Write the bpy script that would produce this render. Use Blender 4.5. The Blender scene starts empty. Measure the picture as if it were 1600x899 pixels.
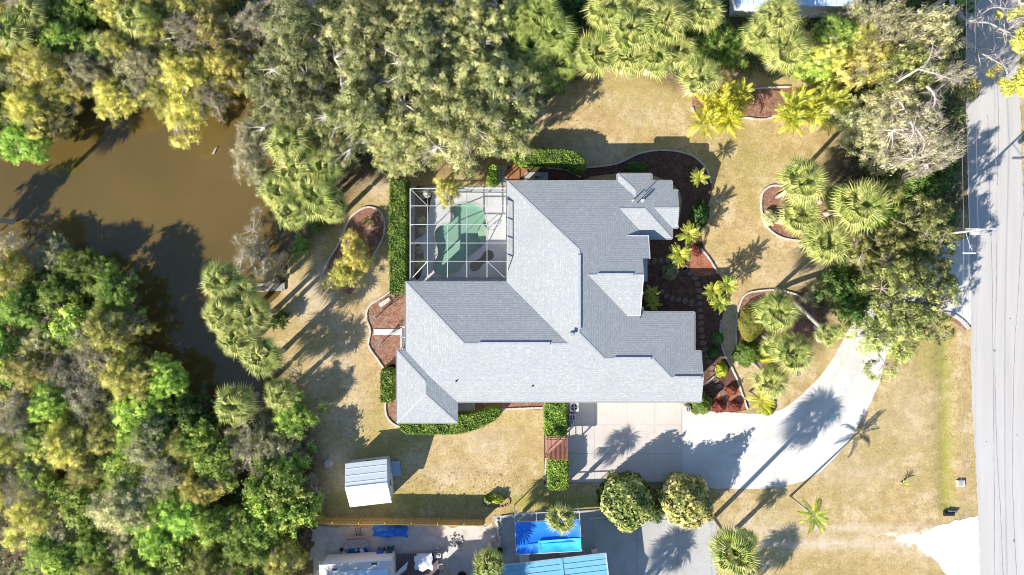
import bpy, bmesh, math, random
import numpy as np
from mathutils import Vector, Matrix
R = math.radians
random.seed(7)
SC = bpy.context.scene
COL = SC.collection
# ---------------------------------------------------------------- camera, sky, sun, exposure
CAMH = 66.0
cam = bpy.data.cameras.new('camera'); cam.sensor_width = 36; cam.lens = 36*CAMH/96.0
cam.clip_start = 1; cam.clip_end = 6000
camo = bpy.data.objects.new('camera', cam); COL.objects.link(camo); camo.location = (0, 0, CAMH); SC.camera = camo
SUN_EL = R(30.5); DX, DY = 0.722, 0.692          # the way shadows fall, seen from above
W = bpy.data.worlds.new('World'); SC.world = W; W.use_nodes = True
nt = W.node_tree; nt.nodes.clear()
sky = nt.nodes.new('ShaderNodeTexSky'); sky.sky_type = 'NISHITA'; sky.sun_disc = False; sky.ozone_density = 4.0; sky.dust_density = .3
sky.sun_elevation = SUN_EL; sky.sun_rotation = math.atan2(-DX, -DY) % (2*math.pi)
bg = nt.nodes.new('ShaderNodeBackground'); bg.inputs[1].default_value = 0.105
wo = nt.nodes.new('ShaderNodeOutputWorld')
nt.links.new(sky.outputs[0], bg.inputs[0]); nt.links.new(bg.outputs[0], wo.inputs[0])
sl = bpy.data.lights.new('sun', 'SUN'); sl.energy = 5.0; sl.angle = R(0.5); sl.color = (1, 0.945, 0.86)
so = bpy.data.objects.new('sun', sl); COL.objects.link(so)
so.rotation_euler = Vector((-DX*math.cos(SUN_EL), -DY*math.cos(SUN_EL), math.sin(SUN_EL))).to_track_quat('Z', 'Y').to_euler()
SC.view_settings.view_transform = 'Standard'; SC.view_settings.look = 'None'
SC.view_settings.exposure = 0.98; SC.view_settings.gamma = 1
SC.cycles.filter_width = 1.05
# ---------------------------------------------------------------- helpers
PX = 0.06
def P(px, py, h=0.0):                    # where a point h metres up stands when it shows at that spot of the aerial photograph
    k = PX*(CAMH-h)/CAMH
    return ((px-800)*k, (449.5-py)*k, h)
def G(px, py): return ((px-800)*PX, (449.5-py)*PX)
def tag(o, label=None, cat=None, group=None, kind=None):
    if label: o['label'] = label
    if cat: o['category'] = cat
    if group: o['group'] = group
    if kind: o['kind'] = kind
    return o
def empty(name, loc=(0,0,0), rz=0, label=None, cat=None, group=None):
    o = bpy.data.objects.new(name, None); COL.objects.link(o); o.location = loc; o.rotation_euler = (0,0,rz)
    o.empty_display_size = 0.2
    return tag(o, label, cat, group)
def link(name, me, parent=None, loc=(0,0,0), rot=(0,0,0), sc=(1,1,1)):
    o = bpy.data.objects.new(name, me); COL.objects.link(o)
    o.parent = parent; o.location = loc; o.rotation_euler = rot; o.scale = sc
    return o
class MB:
    def __init__(s): s.v = []; s.f = []
    def poly(s, pts):
        n = len(s.v); s.v += [tuple(p) for p in pts]; s.f.append(tuple(range(n, n+len(pts)))); return s
    def box(s, c, d, rz=0, tilt=None):
        n = len(s.v); x, y, z = d[0]/2, d[1]/2, d[2]/2
        m = Matrix.Rotation(rz, 3, 'Z')
        if tilt is not None: m = m @ tilt
        for a in ((-x,-y,-z),(x,-y,-z),(x,y,-z),(-x,y,-z),(-x,-y,z),(x,-y,z),(x,y,z),(-x,y,z)):
            q = m @ Vector(a); s.v.append((q.x+c[0], q.y+c[1], q.z+c[2]))
        for f in ((0,3,2,1),(4,5,6,7),(0,1,5,4),(1,2,6,5),(2,3,7,6),(3,0,4,7)): s.f.append(tuple(n+i for i in f))
        return s
    def bar(s, a, b, w, h=None):
        a = Vector(a); b = Vector(b); d = b-a; L = d.length
        if L < 1e-6: return s
        h = h or w; q = d.to_track_quat('X', 'Z').to_matrix(); n = len(s.v)
        for e in (0, L):
            for y, z in ((-w/2,-h/2),(w/2,-h/2),(w/2,h/2),(-w/2,h/2)):
                p = a + q @ Vector((e, y, z)); s.v.append(tuple(p))
        for f in ((0,1,2,3),(7,6,5,4),(0,4,5,1),(1,5,6,2),(2,6,7,3),(3,7,4,0)): s.f.append(tuple(n+i for i in f))
        return s
    def tube(s, pts, rads, k=6, cap=True):
        n0 = len(s.v); pts = [Vector(p) for p in pts]
        if not hasattr(rads, '__len__'): rads = [rads]*len(pts)
        for i, p in enumerate(pts):
            d = (pts[min(i+1, len(pts)-1)]-pts[max(i-1, 0)])
            if d.length < 1e-9: d = Vector((0,0,1))
            q = d.to_track_quat('Z', 'X').to_matrix()
            for j in range(k):
                a = 2*math.pi*j/k
                s.v.append(tuple(p + q @ Vector((rads[i]*math.cos(a), rads[i]*math.sin(a), 0))))
        for i in range(len(pts)-1):
            for j in range(k):
                a = n0+i*k+j; b = n0+i*k+(j+1)%k; s.f.append((a, b, b+k, a+k))
        if cap:
            s.f.append(tuple(n0+j for j in reversed(range(k)))); s.f.append(tuple(n0+(len(pts)-1)*k+j for j in range(k)))
        return s
    def prism(s, pts, z0, z1):          # pts: ring of (x, y), counter clockwise
        n = len(s.v); k = len(pts)
        s.v += [(p[0], p[1], z0) for p in pts] + [(p[0], p[1], z1) for p in pts]
        s.f.append(tuple(n+i for i in reversed(range(k)))); s.f.append(tuple(n+k+i for i in range(k)))
        for i in range(k): j = (i+1) % k; s.f.append((n+i, n+j, n+k+j, n+k+i))
        return s
    def lathe(s, c, prof, k=12):
        n = len(s.v)
        for r, z in prof:
            for j in range(k):
                a = 2*math.pi*j/k; s.v.append((c[0]+r*math.cos(a), c[1]+r*math.sin(a), c[2]+z))
        for i in range(len(prof)-1):
            for j in range(k):
                a = n+i*k+j; b = n+i*k+(j+1)%k; s.f.append((a, b, b+k, a+k))
        s.f.append(tuple(n+(len(prof)-1)*k+j for j in range(k)))
        return s
    def mesh(s, name, mat, smooth=False, bevel=0):
        me = bpy.data.meshes.new(name); me.from_pydata(s.v, [], s.f); me.update()
        bm = bmesh.new(); bm.from_mesh(me)
        bmesh.ops.recalc_face_normals(bm, faces=bm.faces)
        if bevel: bmesh.ops.bevel(bm, geom=list(bm.edges), offset=bevel, segments=1, affect='EDGES', clamp_overlap=True)
        bm.to_mesh(me); bm.free()
        if mat: me.materials.append(mat)
        if smooth: me.polygons.foreach_set('use_smooth', [True]*len(me.polygons))
        return me
    def build(s, name, mat, parent=None, smooth=False, bevel=0, loc=(0,0,0), rot=(0,0,0)):
        return link(name, s.mesh(name, mat, smooth, bevel), parent, loc, rot)
def smooth_ring(pts, n=6, closed=True):   # Catmull-Rom through points
    out = []; k = len(pts)
    rng = range(k) if closed else range(k-1)
    for i in rng:
        if closed: p0, p1, p2, p3 = (pts[(i+j-1) % k] for j in range(4))
        else: p0, p1, p2, p3 = (pts[min(max(i+j-1, 0), k-1)] for j in range(4))
        for t in range(n):
            t /= n
            out.append(tuple(0.5*((2*p1[c])+(-p0[c]+p2[c])*t+(2*p0[c]-5*p1[c]+4*p2[c]-p3[c])*t*t+(-p0[c]+3*p1[c]-3*p2[c]+p3[c])*t**3) for c in range(len(p1))))
    if not closed: out.append(tuple(pts[-1]))
    return out
def gpoly(pts): return [G(*p) for p in pts]
def sheet(name, ring, z, mat, parent=None, rag=0.0):
    r = list(ring)
    if rag:
        q = []
        for i in range(len(r)):
            a = Vector(r[i]); b = Vector(r[(i+1) % len(r)]); n = max(1, int((b-a).length/0.35)); pd = Vector((-(b-a).y, (b-a).x)).normalized() if (b-a).length > 0 else Vector((0,0))
            for t in range(n): q.append(tuple(a.lerp(b, t/n) + pd*random.gauss(0, rag)))
        r = q
    from mathutils.geometry import tessellate_polygon
    bm = bmesh.new(); vs = [bm.verts.new((x, y, z)) for x, y in r]
    for t in tessellate_polygon([[Vector((x, y, 0)) for x, y in r]]):
        try: bm.faces.new([vs[i] for i in t])
        except ValueError: pass
    for f in bm.faces:
        f.normal_update()
        if f.normal.z < 0: f.normal_flip()
    me = bpy.data.meshes.new(name); bm.to_mesh(me); bm.free(); me.materials.append(mat)
    return link(name, me, parent)
def inside(px, py, poly):                 # numpy point in polygon
    c = np.zeros(np.shape(px), bool); n = len(poly)
    for i in range(n):
        x1, y1 = poly[i]; x2, y2 = poly[(i+1) % n]
        if y1 == y2: continue
        c ^= ((y1 > py) != (y2 > py)) & (px < (x2-x1)*(py-y1)/(y2-y1)+x1)
    return c
# ---------------------------------------------------------------- materials
class NM:
    def __init__(s, name):
        s.m = bpy.data.materials.new(name); s.m.use_nodes = True; s.t = s.m.node_tree; s.t.nodes.clear()
        s.out = s.n('ShaderNodeOutputMaterial'); s.p = s.n('ShaderNodeBsdfPrincipled'); s.t.links.new(s.p.outputs[0], s.out.inputs[0])
        s.co = s.n('ShaderNodeTexCoord').outputs['Object']; s.geo = None
    def n(s, ty, **k):
        x = s.t.nodes.new(ty)
        for a, b in k.items(): setattr(x, a, b)
        return x
    def l(s, a, b): s.t.links.new(a, b)
    def pos(s):                            # real-world position, the same for everything on the ground
        if s.geo is None: s.geo = s.n('ShaderNodeNewGeometry').outputs['Position']
        return s.geo
    def noise(s, sc, det=4, rough=0.6, co=None, dist=0):
        x = s.n('ShaderNodeTexNoise'); x.inputs['Scale'].default_value = sc; x.inputs['Detail'].default_value = det
        x.inputs['Roughness'].default_value = rough; x.inputs['Distortion'].default_value = dist
        s.l(co or s.co, x.inputs['Vector']); return x.outputs[0]
    def vor(s, sc, feat='F1', out=0, co=None, rnd=1):
        x = s.n('ShaderNodeTexVoronoi', feature=feat); x.inputs['Scale'].default_value = sc; x.inputs['Randomness'].default_value = rnd
        s.l(co or s.co, x.inputs['Vector']); return x.outputs[out]
    def ramp(s, f, a, b, c0=None, c1=None):
        x = s.n('ShaderNodeValToRGB'); e = x.color_ramp.elements
        e[0].position = a; e[1].position = b
        e[0].color = (*(c0 or (0,0,0)), 1); e[1].color = (*(c1 or (1,1,1)), 1); s.l(f, x.inputs[0]); return x.outputs[0]
    def mix(s, f, a, b, mode='MIX'):
        x = s.n('ShaderNodeMix', data_type='RGBA', blend_type=mode, clamp_result=False)
        for i, v in ((0, f), (6, a), (7, b)):
            if isinstance(v, (int, float)): x.inputs[i].default_value = v
            elif isinstance(v, tuple): x.inputs[i].default_value = (*v, 1)
            else: s.l(v, x.inputs[i])
        return x.outputs[2]
    def math(s, op, a, b=0.0):
        x = s.n('ShaderNodeMath', operation=op)
        for i, v in ((0, a), (1, b)):
            if isinstance(v, (int, float)): x.inputs[i].default_value = v
            else: s.l(v, x.inputs[i])
        return x.outputs[0]
    def attr(s, name): return s.n('ShaderNodeAttribute', attribute_name=name).outputs['Fac']
    def bump(s, h, st=0.3, d=0.02):
        x = s.n('ShaderNodeBump'); x.inputs['Strength'].default_value = st; x.inputs['Distance'].default_value = d
        s.l(h, x.inputs['Height']); s.l(x.outputs[0], s.p.inputs['Normal'])
    def done(s, col, rough=0.8, spec=0.3, metal=0):
        if isinstance(col, tuple): s.p.inputs['Base Color'].default_value = (*col, 1)
        else: s.l(col, s.p.inputs['Base Color'])
        s.p.inputs['Roughness'].default_value = rough; s.p.inputs['Specular IOR Level'].default_value = spec
        s.p.inputs['Metallic'].default_value = metal; return s.m
def plain(name, c, rough=0.7, var=0.25, sc=3.0, spec=0.3, metal=0, dirt=None, bump=0.15):
    m = NM(name); n = m.noise(sc, 5); f = m.noise(sc*14, 2)
    lo = tuple(x*(1-var) for x in c); hi = tuple(min(1, x*(1+var)) for x in c)
    k = m.mix(m.ramp(n, .3, .7), lo, hi); k = m.mix(m.math('MULTIPLY', m.ramp(f, .35, .75), 0.35), k, tuple(x*.75 for x in c))
    if dirt: k = m.mix(m.ramp(m.noise(sc*.5, 6, .7), .5, .72), k, dirt)
    if bump: m.bump(f, bump, .01)
    return m.done(k, rough, spec, metal)
M = {}
def leafmat(name, cs, trans=0.25, hue=0.03, dead=None):
    """cs: dark, mid, light leaf colours; every leaf takes its own from the tint it carries, every tree a little of its own"""
    m = NM(name); t = m.attr('tint'); x = m.n('ShaderNodeValToRGB'); e = x.color_ramp.elements
    e[0].position = 0.0; e[0].color = (*cs[0], 1); e[1].position = 1.0; e[1].color = (*cs[2], 1)
    q = e.new(0.5); q.color = (*cs[1], 1); m.l(t, x.inputs[0]); c = x.outputs[0]
    oi = m.n('ShaderNodeObjectInfo').outputs['Random']
    hs = m.n('ShaderNodeHueSaturation'); m.l(c, hs.inputs['Color'])
    mr = m.n('ShaderNodeMapRange'); m.l(oi, mr.inputs[0]); mr.inputs[3].default_value = .5-hue*.4; mr.inputs[4].default_value = .5+hue; m.l(mr.outputs[0], hs.inputs['Hue'])
    mv = m.n('ShaderNodeMapRange'); m.l(m.math('FRACT', m.math('MULTIPLY', oi, 7.31)), mv.inputs[0]); mv.inputs[3].default_value = .72; mv.inputs[4].default_value = 1.5; m.l(mv.outputs[0], hs.inputs['Value'])
    c = hs.outputs[0]
    m.done(c, .55, .35); tr = m.n('ShaderNodeBsdfTranslucent'); m.l(c, tr.inputs[0])
    ms = m.n('ShaderNodeMixShader'); ms.inputs[0].default_value = trans; m.l(m.p.outputs[0], ms.inputs[1]); m.l(tr.outputs[0], ms.inputs[2]); m.l(ms.outputs[0], m.out.inputs[0])
    return m.m
M['willow'] = leafmat('willow_leaf', ((.24,.25,.05),(.62,.57,.13),(.84,.76,.32)), .45, .02)
M['oak'] = leafmat('oak_leaf', ((.18,.21,.08),(.48,.48,.20),(.77,.72,.38)), .48, .02)
M['bright'] = leafmat('broad_leaf', ((.13,.23,.04),(.42,.54,.10),(.74,.77,.24)), .48, .02)
M['thin'] = leafmat('live_oak_leaf', ((.14,.17,.05),(.42,.43,.12),(.74,.70,.28)), .38, .02)
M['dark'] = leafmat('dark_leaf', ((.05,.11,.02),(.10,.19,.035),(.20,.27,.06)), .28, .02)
M['grape'] = leafmat('sea_grape_leaf', ((.04,.08,.012),(.24,.30,.05),(.74,.70,.28)), .2, .02)
M['grape_rust'] = leafmat('rusty_sea_grape_leaf', ((.04,.07,.012),(.27,.27,.06),(.72,.56,.26)), .2, .02)
M['hedge'] = leafmat('hedge_leaf', ((.065,.13,.02),(.17,.27,.035),(.36,.43,.07)), .3, .02)
M['bush_o'] = leafmat('orange_green_leaf', ((.14,.17,.03),(.34,.34,.05),(.56,.46,.10)), .28, .02)
M['bush_y'] = leafmat('yellow_green_leaf', ((.22,.26,.02),(.44,.43,.03),(.62,.55,.06)), .32, .02)
M['red'] = leafmat('red_leaf', ((.08,.015,.012),(.20,.035,.03),(.34,.09,.06)), .25, .02)
M['olive'] = leafmat('olive_leaf', ((.18,.19,.08),(.48,.46,.22),(.76,.70,.43)), .4, .02)
def frondmat(name, a, b):
    m = NM(name); oi = m.n('ShaderNodeObjectInfo').outputs['Random']; n = m.noise(2.2, 3)
    k = m.mix(m.math('ADD', m.math('MULTIPLY', oi, .5), m.math('MULTIPLY', n, .5)), a, b)
    tip = m.attr('tint'); k = m.mix(m.math('MULTIPLY', tip, .85), m.mix(1.0, k, (.42,.50,.42), 'MULTIPLY'), tuple(min(1, x*1.5+.04) for x in b))
    m.done(k, .42, .5); tr = m.n('ShaderNodeBsdfTranslucent'); m.l(k, tr.inputs[0])
    ms = m.n('ShaderNodeMixShader'); ms.inputs[0].default_value = .3; m.l(m.p.outputs[0], ms.inputs[1]); m.l(tr.outputs[0], ms.inputs[2]); m.l(ms.outputs[0], m.out.inputs[0]); return m.m
M['fr_green'] = frondmat('sabal_frond_green', (.20,.28,.05), (.46,.50,.10))
M['fr_pale'] = frondmat('sabal_frond_pale', (.40,.39,.07), (.70,.62,.18))
M['fr_dead'] = frondmat('sabal_frond_dry', (.22,.17,.09), (.40,.33,.20))
M['fr_lime'] = frondmat('fan_frond_lime', (.20,.34,.03), (.46,.54,.07))
M['pin_green'] = frondmat('feather_frond_green', (.16,.27,.03), (.34,.44,.06))
M['pin_yellow'] = frondmat('feather_frond_yellow', (.50,.42,.02), (.76,.60,.05))
M['pin_lime'] = frondmat('feather_frond_lime', (.38,.42,.04), (.58,.58,.09))
M['bark'] = plain('grey_bark', (.26,.22,.18), .9, .4, 6)
M['palebark'] = plain('pale_bark', (.46,.41,.36), .9, .3, 6)
M['twig'] = plain('bare_twig', (.50,.43,.38), .9, .3, 4)
M['palmbark'] = plain('palm_bark', (.42,.37,.30), .95, .35, 9)
def ground_mat():
    m = NM('dry_lawn'); p = m.pos()
    big = m.noise(.11, 5, .6, p); mid = m.noise(.9, 5, .65, p); fine = m.noise(9, 3, .7, p); vf = m.noise(28, 2, .6, p)
    k = m.mix(m.ramp(mid, .36, .64), (.36,.235,.09), (.57,.41,.19))
    k = m.mix(m.math('MULTIPLY', m.ramp(big, .42, .6), .7), k, (.33,.26,.075))
    k = m.mix(m.math('MULTIPLY', m.ramp(m.noise(.35, 6, .78, p), .49, .62), .75), k, (.68,.53,.34))
    g4 = m.noise(4.2, 4, .75, p); k = m.mix(m.math('MULTIPLY', m.ramp(g4, .50, .62), .55), k, (.19,.13,.05)); k = m.mix(m.math('MULTIPLY', m.ramp(m.noise(5.3, 3, .8, p), .56, .66), .5), k, (.66,.51,.29)); k = m.mix(m.math('MULTIPLY', m.ramp(fine, .5, .68), .6), k, (.25,.18,.07))
    k = m.mix(m.math('MULTIPLY', m.ramp(vf, .48, .68), .55), k, (.66,.53,.31))
    k = m.mix(m.math('MULTIPLY', m.ramp(m.noise(15, 3, .7, p), .55, .72), .5), k, (.22,.17,.07))
    k = m.mix(m.math('MULTIPLY', m.ramp(m.noise(.6, 6, .8, p), .54, .66), .6), k, (.25,.175,.075))
    # worn sandy places
    bare = m.math('MULTIPLY', m.attr('bare'), m.ramp(m.noise(1.6, 6, .7, p), .32, .6))
    k = m.mix(bare, k, m.mix(fine, (.45,.36,.24), (.66,.56,.42)))
    gr = m.math('MULTIPLY', m.attr('green'), m.ramp(m.noise(3, 5, .7, p), .25, .6))
    k = m.mix(gr, k, m.mix(fine, (.17,.19,.035), (.40,.38,.07)))
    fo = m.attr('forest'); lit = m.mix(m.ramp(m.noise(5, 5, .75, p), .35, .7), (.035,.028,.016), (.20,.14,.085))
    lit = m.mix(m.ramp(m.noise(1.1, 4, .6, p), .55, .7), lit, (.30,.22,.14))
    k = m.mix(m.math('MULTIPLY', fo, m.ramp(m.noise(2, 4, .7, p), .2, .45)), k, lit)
    sh = m.math('SUBTRACT', m.math('MULTIPLY', m.attr('shell'), 1.5), m.ramp(m.noise(2.4, 7, .8, p), .3, .75)); k = m.mix(m.ramp(sh, .0, .5), k, m.mix(fine, (.58,.54,.47), (.82,.80,.75)))
    m.bump(m.math('ADD', fine, m.math('MULTIPLY', vf, .6)), .55, .06)
    return m.done(k, .95, .1)
M['ground'] = ground_mat()
def mulch(name, a, b, c):
    m = NM(name); p = m.pos(); v = m.vor(9, 'F1', 1, p); v2 = m.n('ShaderNodeSeparateColor'); m.l(v, v2.inputs[0])
    k = m.mix(v2.outputs[0], a, b); k = m.mix(m.ramp(m.noise(1.3, 5, .7, p), .5, .75), k, c)
    m.bump(m.vor(9, 'F1', 0, p), .6, .04); return m.done(k, .95, .15)
M['mulch'] = mulch('brown_mulch', (.15,.075,.05), (.33,.17,.115), (.38,.26,.18))
M['mulch_red'] = mulch('red_mulch', (.25,.08,.045), (.38,.15,.09), (.38,.24,.17))
M['mulch_dark_shade'] = mulch('dark_shaded_mulch', (.07,.036,.025), (.16,.085,.06), (.17,.11,.08))  # dark mulch, with part of the house shade put into its colour
def shell():
    m = NM('crushed_shell'); p = m.pos(); k = m.mix(m.ramp(m.noise(.35, 5, .6, p), .35, .7), (.66,.635,.59), (.55,.51,.455))
    k = m.mix(m.math('MULTIPLY', m.ramp(m.noise(24, 2, .6, p), .4, .7), .35), k, (.42,.39,.34))
    k = m.mix(m.math('MULTIPLY', m.ramp(m.noise(2.1, 6, .75, p), .58, .75), .35), k, (.50,.43,.32))
    m.bump(m.noise(26, 2, .6, p), .4, .02); return m.done(k, .9, .2)
M['shell'] = shell()
M['whiteshell'] = plain('white_shell_sand', (.76,.75,.71), .9, .06, .8, bump=.3)
def road():
    m = NM('worn_asphalt'); p = m.pos(); mp = m.n('ShaderNodeMapping'); m.l(p, mp.inputs[0]); mp.inputs['Scale'].default_value = (.9, .06, 1)
    k = m.mix(m.ramp(m.noise(1.2, 5, .6, mp.outputs[0]), .3, .7), (.45,.425,.395), (.55,.52,.485))
    k = m.mix(m.math('MULTIPLY', m.ramp(m.noise(.12, 4, .6, p), .5, .7), .5), k, (.50,.46,.43))
    k = m.mix(m.math('MULTIPLY', m.ramp(m.noise(32, 2, .7, p), .42, .7), .5), k, (.28,.28,.28))
    k = m.mix(m.math('MULTIPLY', m.ramp(m.noise(1.1, 7, .75, p), .6, .78), .4), k, (.25,.24,.23))
    m.bump(m.noise(32, 2, .7, p), .4, .02); return m.done(k, .9, .25)
M['road'] = road()
M['tar'] = plain('crack_tar', (.22,.21,.205), .8, .3, 2)
M['concrete'] = plain('poured_concrete', (.52,.475,.42), .85, .1, .7, dirt=(.46,.43,.38))
M['concrete_old'] = plain('old_concrete', (.43,.42,.40), .9, .15, .6, dirt=(.30,.27,.22))
M['kerb'] = plain('edging_block', (.60,.56,.50), .9, .2, 3, dirt=(.3,.25,.2))
M['stone'] = plain('stepping_stone', (.20,.145,.12), .9, .25, 4)
M['pooldeck'] = plain('pool_deck_paint', (.58,.58,.57), .7, .06, 1.2)
def shingle():
    m = NM('roof_shingles'); u = m.n('ShaderNodeUVMap').outputs[0]
    br = m.n('ShaderNodeTexBrick', offset=.5); m.l(u, br.inputs['Vector'])
    br.inputs['Scale'].default_value = 1; br.inputs['Brick Width'].default_value = .32; br.inputs['Row Height'].default_value = .17
    br.inputs['Mortar Size'].default_value = .012; br.inputs['Mortar Smooth'].default_value = .3; br.inputs['Bias'].default_value = 0
    br.inputs['Color1'].default_value = (.315,.328,.33,1); br.inputs['Color2'].default_value = (.37,.38,.38,1); br.inputs['Mortar'].default_value = (.27,.285,.295,1)
    k = br.outputs[0]
    k = m.mix(m.math('MULTIPLY', m.ramp(m.noise(4.5, 3, .7, u), .55, .68), .5), k, (.58,.58,.58))
    k = m.mix(m.math('MULTIPLY', m.ramp(m.noise(.22, 6, .7, u), .45, .7), .35), k, (.26,.28,.28))
    sx = m.n('ShaderNodeSeparateXYZ'); m.l(u, sx.inputs[0])
    saw = m.math('FRACT', m.math('DIVIDE', sx.outputs[1], .17))       # each course laps over the one below
    k = m.mix(m.math('MULTIPLY', m.ramp(saw, .72, .98), .08), k, (.2,.21,.23))
    hh = m.math('SUBTRACT', m.math('ADD', m.math('MULTIPLY', saw, -1.0), m.math('MULTIPLY', m.noise(6, 2, .6, u), .8)), m.math('MULTIPLY', br.outputs[1], .6))
    m.bump(hh, .42, .018); return m.done(k, .9, .2)
M['shingle'] = shingle()
M['ridgevent'] = plain('ridge_cap', (.40,.41,.43), .9, .15, 3)
M['darkvent'] = plain('dark_vent', (.05,.055,.065), .8, .2, 3)
M['white'] = plain('white_paint', (.78,.78,.77), .5, .05, 2)
M['gutter'] = plain('gutter_aluminium', (.55,.53,.50), .5, .1, 2)
M['stucco'] = plain('stucco', (.60,.55,.47), .9, .08, 3)
M['alu'] = plain('white_aluminium', (.50,.50,.50), .4, .05, 3, spec=.5)
M['steelgrey'] = plain('grey_metal', (.36,.37,.38), .45, .15, 3, spec=.5)
M['black'] = plain('black_plastic', (.02,.02,.022), .5, .3, 3)
M['redwood'] = plain('red_stained_wood', (.34,.13,.08), .8, .25, 5)
M['cedar'] = plain('new_yellow_timber', (.62,.38,.12), .8, .2, 4)
M['orange_wood'] = plain('cedar_board', (.42,.19,.08), .8, .25, 4)
M['greywood'] = plain('weathered_timber', (.36,.33,.31), .9, .25, 5)
M['darkwood'] = plain('dark_deck_board', (.17,.13,.13), .9, .25, 5)
M['tarp'] = plain('blue_tarp', (.015,.20,.78), .45, .2, 2, spec=.5)
M['tarp_light'] = plain('light_blue_tarp', (.05,.50,.82), .45, .15, 2, spec=.5)
M['shedroof'] = plain('white_shed_metal', (.80,.82,.80), .4, .04, 2, spec=.5)
M['shedwall'] = plain('pale_shed_wall', (.60,.64,.66), .6, .06, 2)
M['blueroof'] = plain('blue_metal_roof', (.17,.42,.56), .4, .08, 1, spec=.5, dirt=(.22,.40,.48))
M['bluewhite'] = plain('pale_blue_metal_roof', (.55,.68,.82), .4, .08, 1, spec=.5)
M['blueplastic'] = plain('blue_plastic', (.02,.10,.42), .4, .15, 3, spec=.5)
M['poolplastic'] = plain('paddling_pool_blue', (.03,.25,.62), .4, .15, 3, spec=.5)
M['greenplastic'] = plain('green_plastic', (.02,.09,.06), .45, .15, 3, spec=.5)
M['tan'] = plain('tan_fibreglass', (.52,.46,.38), .6, .1, 2)
M['ash'] = plain('ash', (.16,.16,.17), .95, .4, 5)
M['rust'] = plain('terracotta', (.38,.22,.16), .8, .2, 4)
M['gravelgrey'] = plain('grey_gravel', (.52,.49,.46), .95, .25, 1.2, dirt=(.50,.44,.36), bump=.5)
def watermat():
    m = NM('muddy_water'); p = m.pos()
    k = m.mix(m.ramp(m.noise(.06, 4, .6, p), .3, .7), (.098,.066,.019), (.135,.092,.027))
    k = m.mix(m.math('MULTIPLY', m.ramp(m.noise(1.4, 5, .7, p), .5, .8), .3), k, (.10,.072,.02))
    m.bump(m.noise(5, 3, .6, p), .04, .03); m.done(k, .06, .7); m.p.inputs['Coat Weight'].default_value = .25; m.p.inputs['Coat Roughness'].default_value = .12; m.p.inputs['IOR'].default_value = 1.33; return m.m
M['pond'] = watermat()
def poolwater():
    m = NM('pool_water'); gl = m.n('ShaderNodeBsdfGlossy'); gl.inputs['Roughness'].default_value = .03
    tr = m.n('ShaderNodeBsdfTransparent'); tr.inputs[0].default_value = (.80,.88,.83,1); fr = m.n('ShaderNodeFresnel'); fr.inputs[0].default_value = 1.33
    b = m.n('ShaderNodeBump'); b.inputs['Strength'].default_value = .12; m.l(m.noise(6, 2), b.inputs['Height']); m.l(b.outputs[0], gl.inputs['Normal'])
    ms = m.n('ShaderNodeMixShader'); ms.inputs[0].default_value = .05; m.l(tr.outputs[0], ms.inputs[1]); m.l(gl.outputs[0], ms.inputs[2]); m.l(ms.outputs[0], m.out.inputs[0]); return m.m
M['poolwater'] = poolwater()
def poolfloor():
    m = NM('pool_plaster'); v = m.vor(9, 'F1', 0); k = m.mix(m.ramp(v, .1, .8), (.42,.57,.45), (.28,.45,.36)); k = m.mix(m.ramp(m.noise(.6, 3), .4, .7), k, (.33,.49,.41)); return m.done(k, .7)
M['poolfloor'] = poolfloor()
def screen():
    m = NM('insect_screen'); m.done((.10,.10,.10), .9, .1); tr = m.n('ShaderNodeBsdfTransparent'); ms = m.n('ShaderNodeMixShader'); ms.inputs[0].default_value = .13
    m.l(tr.outputs[0], ms.inputs[1]); m.l(m.p.outputs[0], ms.inputs[2]); m.l(ms.outputs[0], m.out.inputs[0]); return m.m
M['screen'] = screen()
def glass():
    m = NM('window_glass'); return m.done((.05,.07,.08), .06, .8)
M['glass'] = glass()
M['hipcap'] = plain('hip_shingle', (.37,.385,.395), .9, .15, 4)
M['screenpane'] = plain('grey_green_pane', (.16,.22,.20), .3, .15, 2, spec=.6)
M['bluegrey'] = plain('blue_grey_paint', (.34,.44,.54), .7, .08, 3)
M['tanwood'] = plain('bleached_plank', (.62,.54,.46), .8, .15, 5)
M['brickpaver'] = plain('brick_paver', (.46,.30,.24), .9, .25, 5)
M['polewood'] = plain('grey_pole', (.34,.32,.30), .9, .2, 6)
M['wire'] = plain('dull_wire', (.22,.22,.23), .5, .1, 1)
M['tan_roof'] = plain('cream_trailer_roof', (.66,.60,.54), .6, .08, 2)
M['whitesheet'] = plain('white_sheeting', (.72,.74,.78), .45, .05, 2)
M['shelltrack'] = plain('packed_shell', (.57,.535,.485), .9, .12, 1.5, dirt=(.60,.57,.52), bump=.3)
M['poolstep'] = plain('pool_step', (.50,.60,.46), .7, .1, 3)

M['poolpatch'] = plain('dark_pool_patch', (.11,.10,.085), .8, .15, 2)
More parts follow.
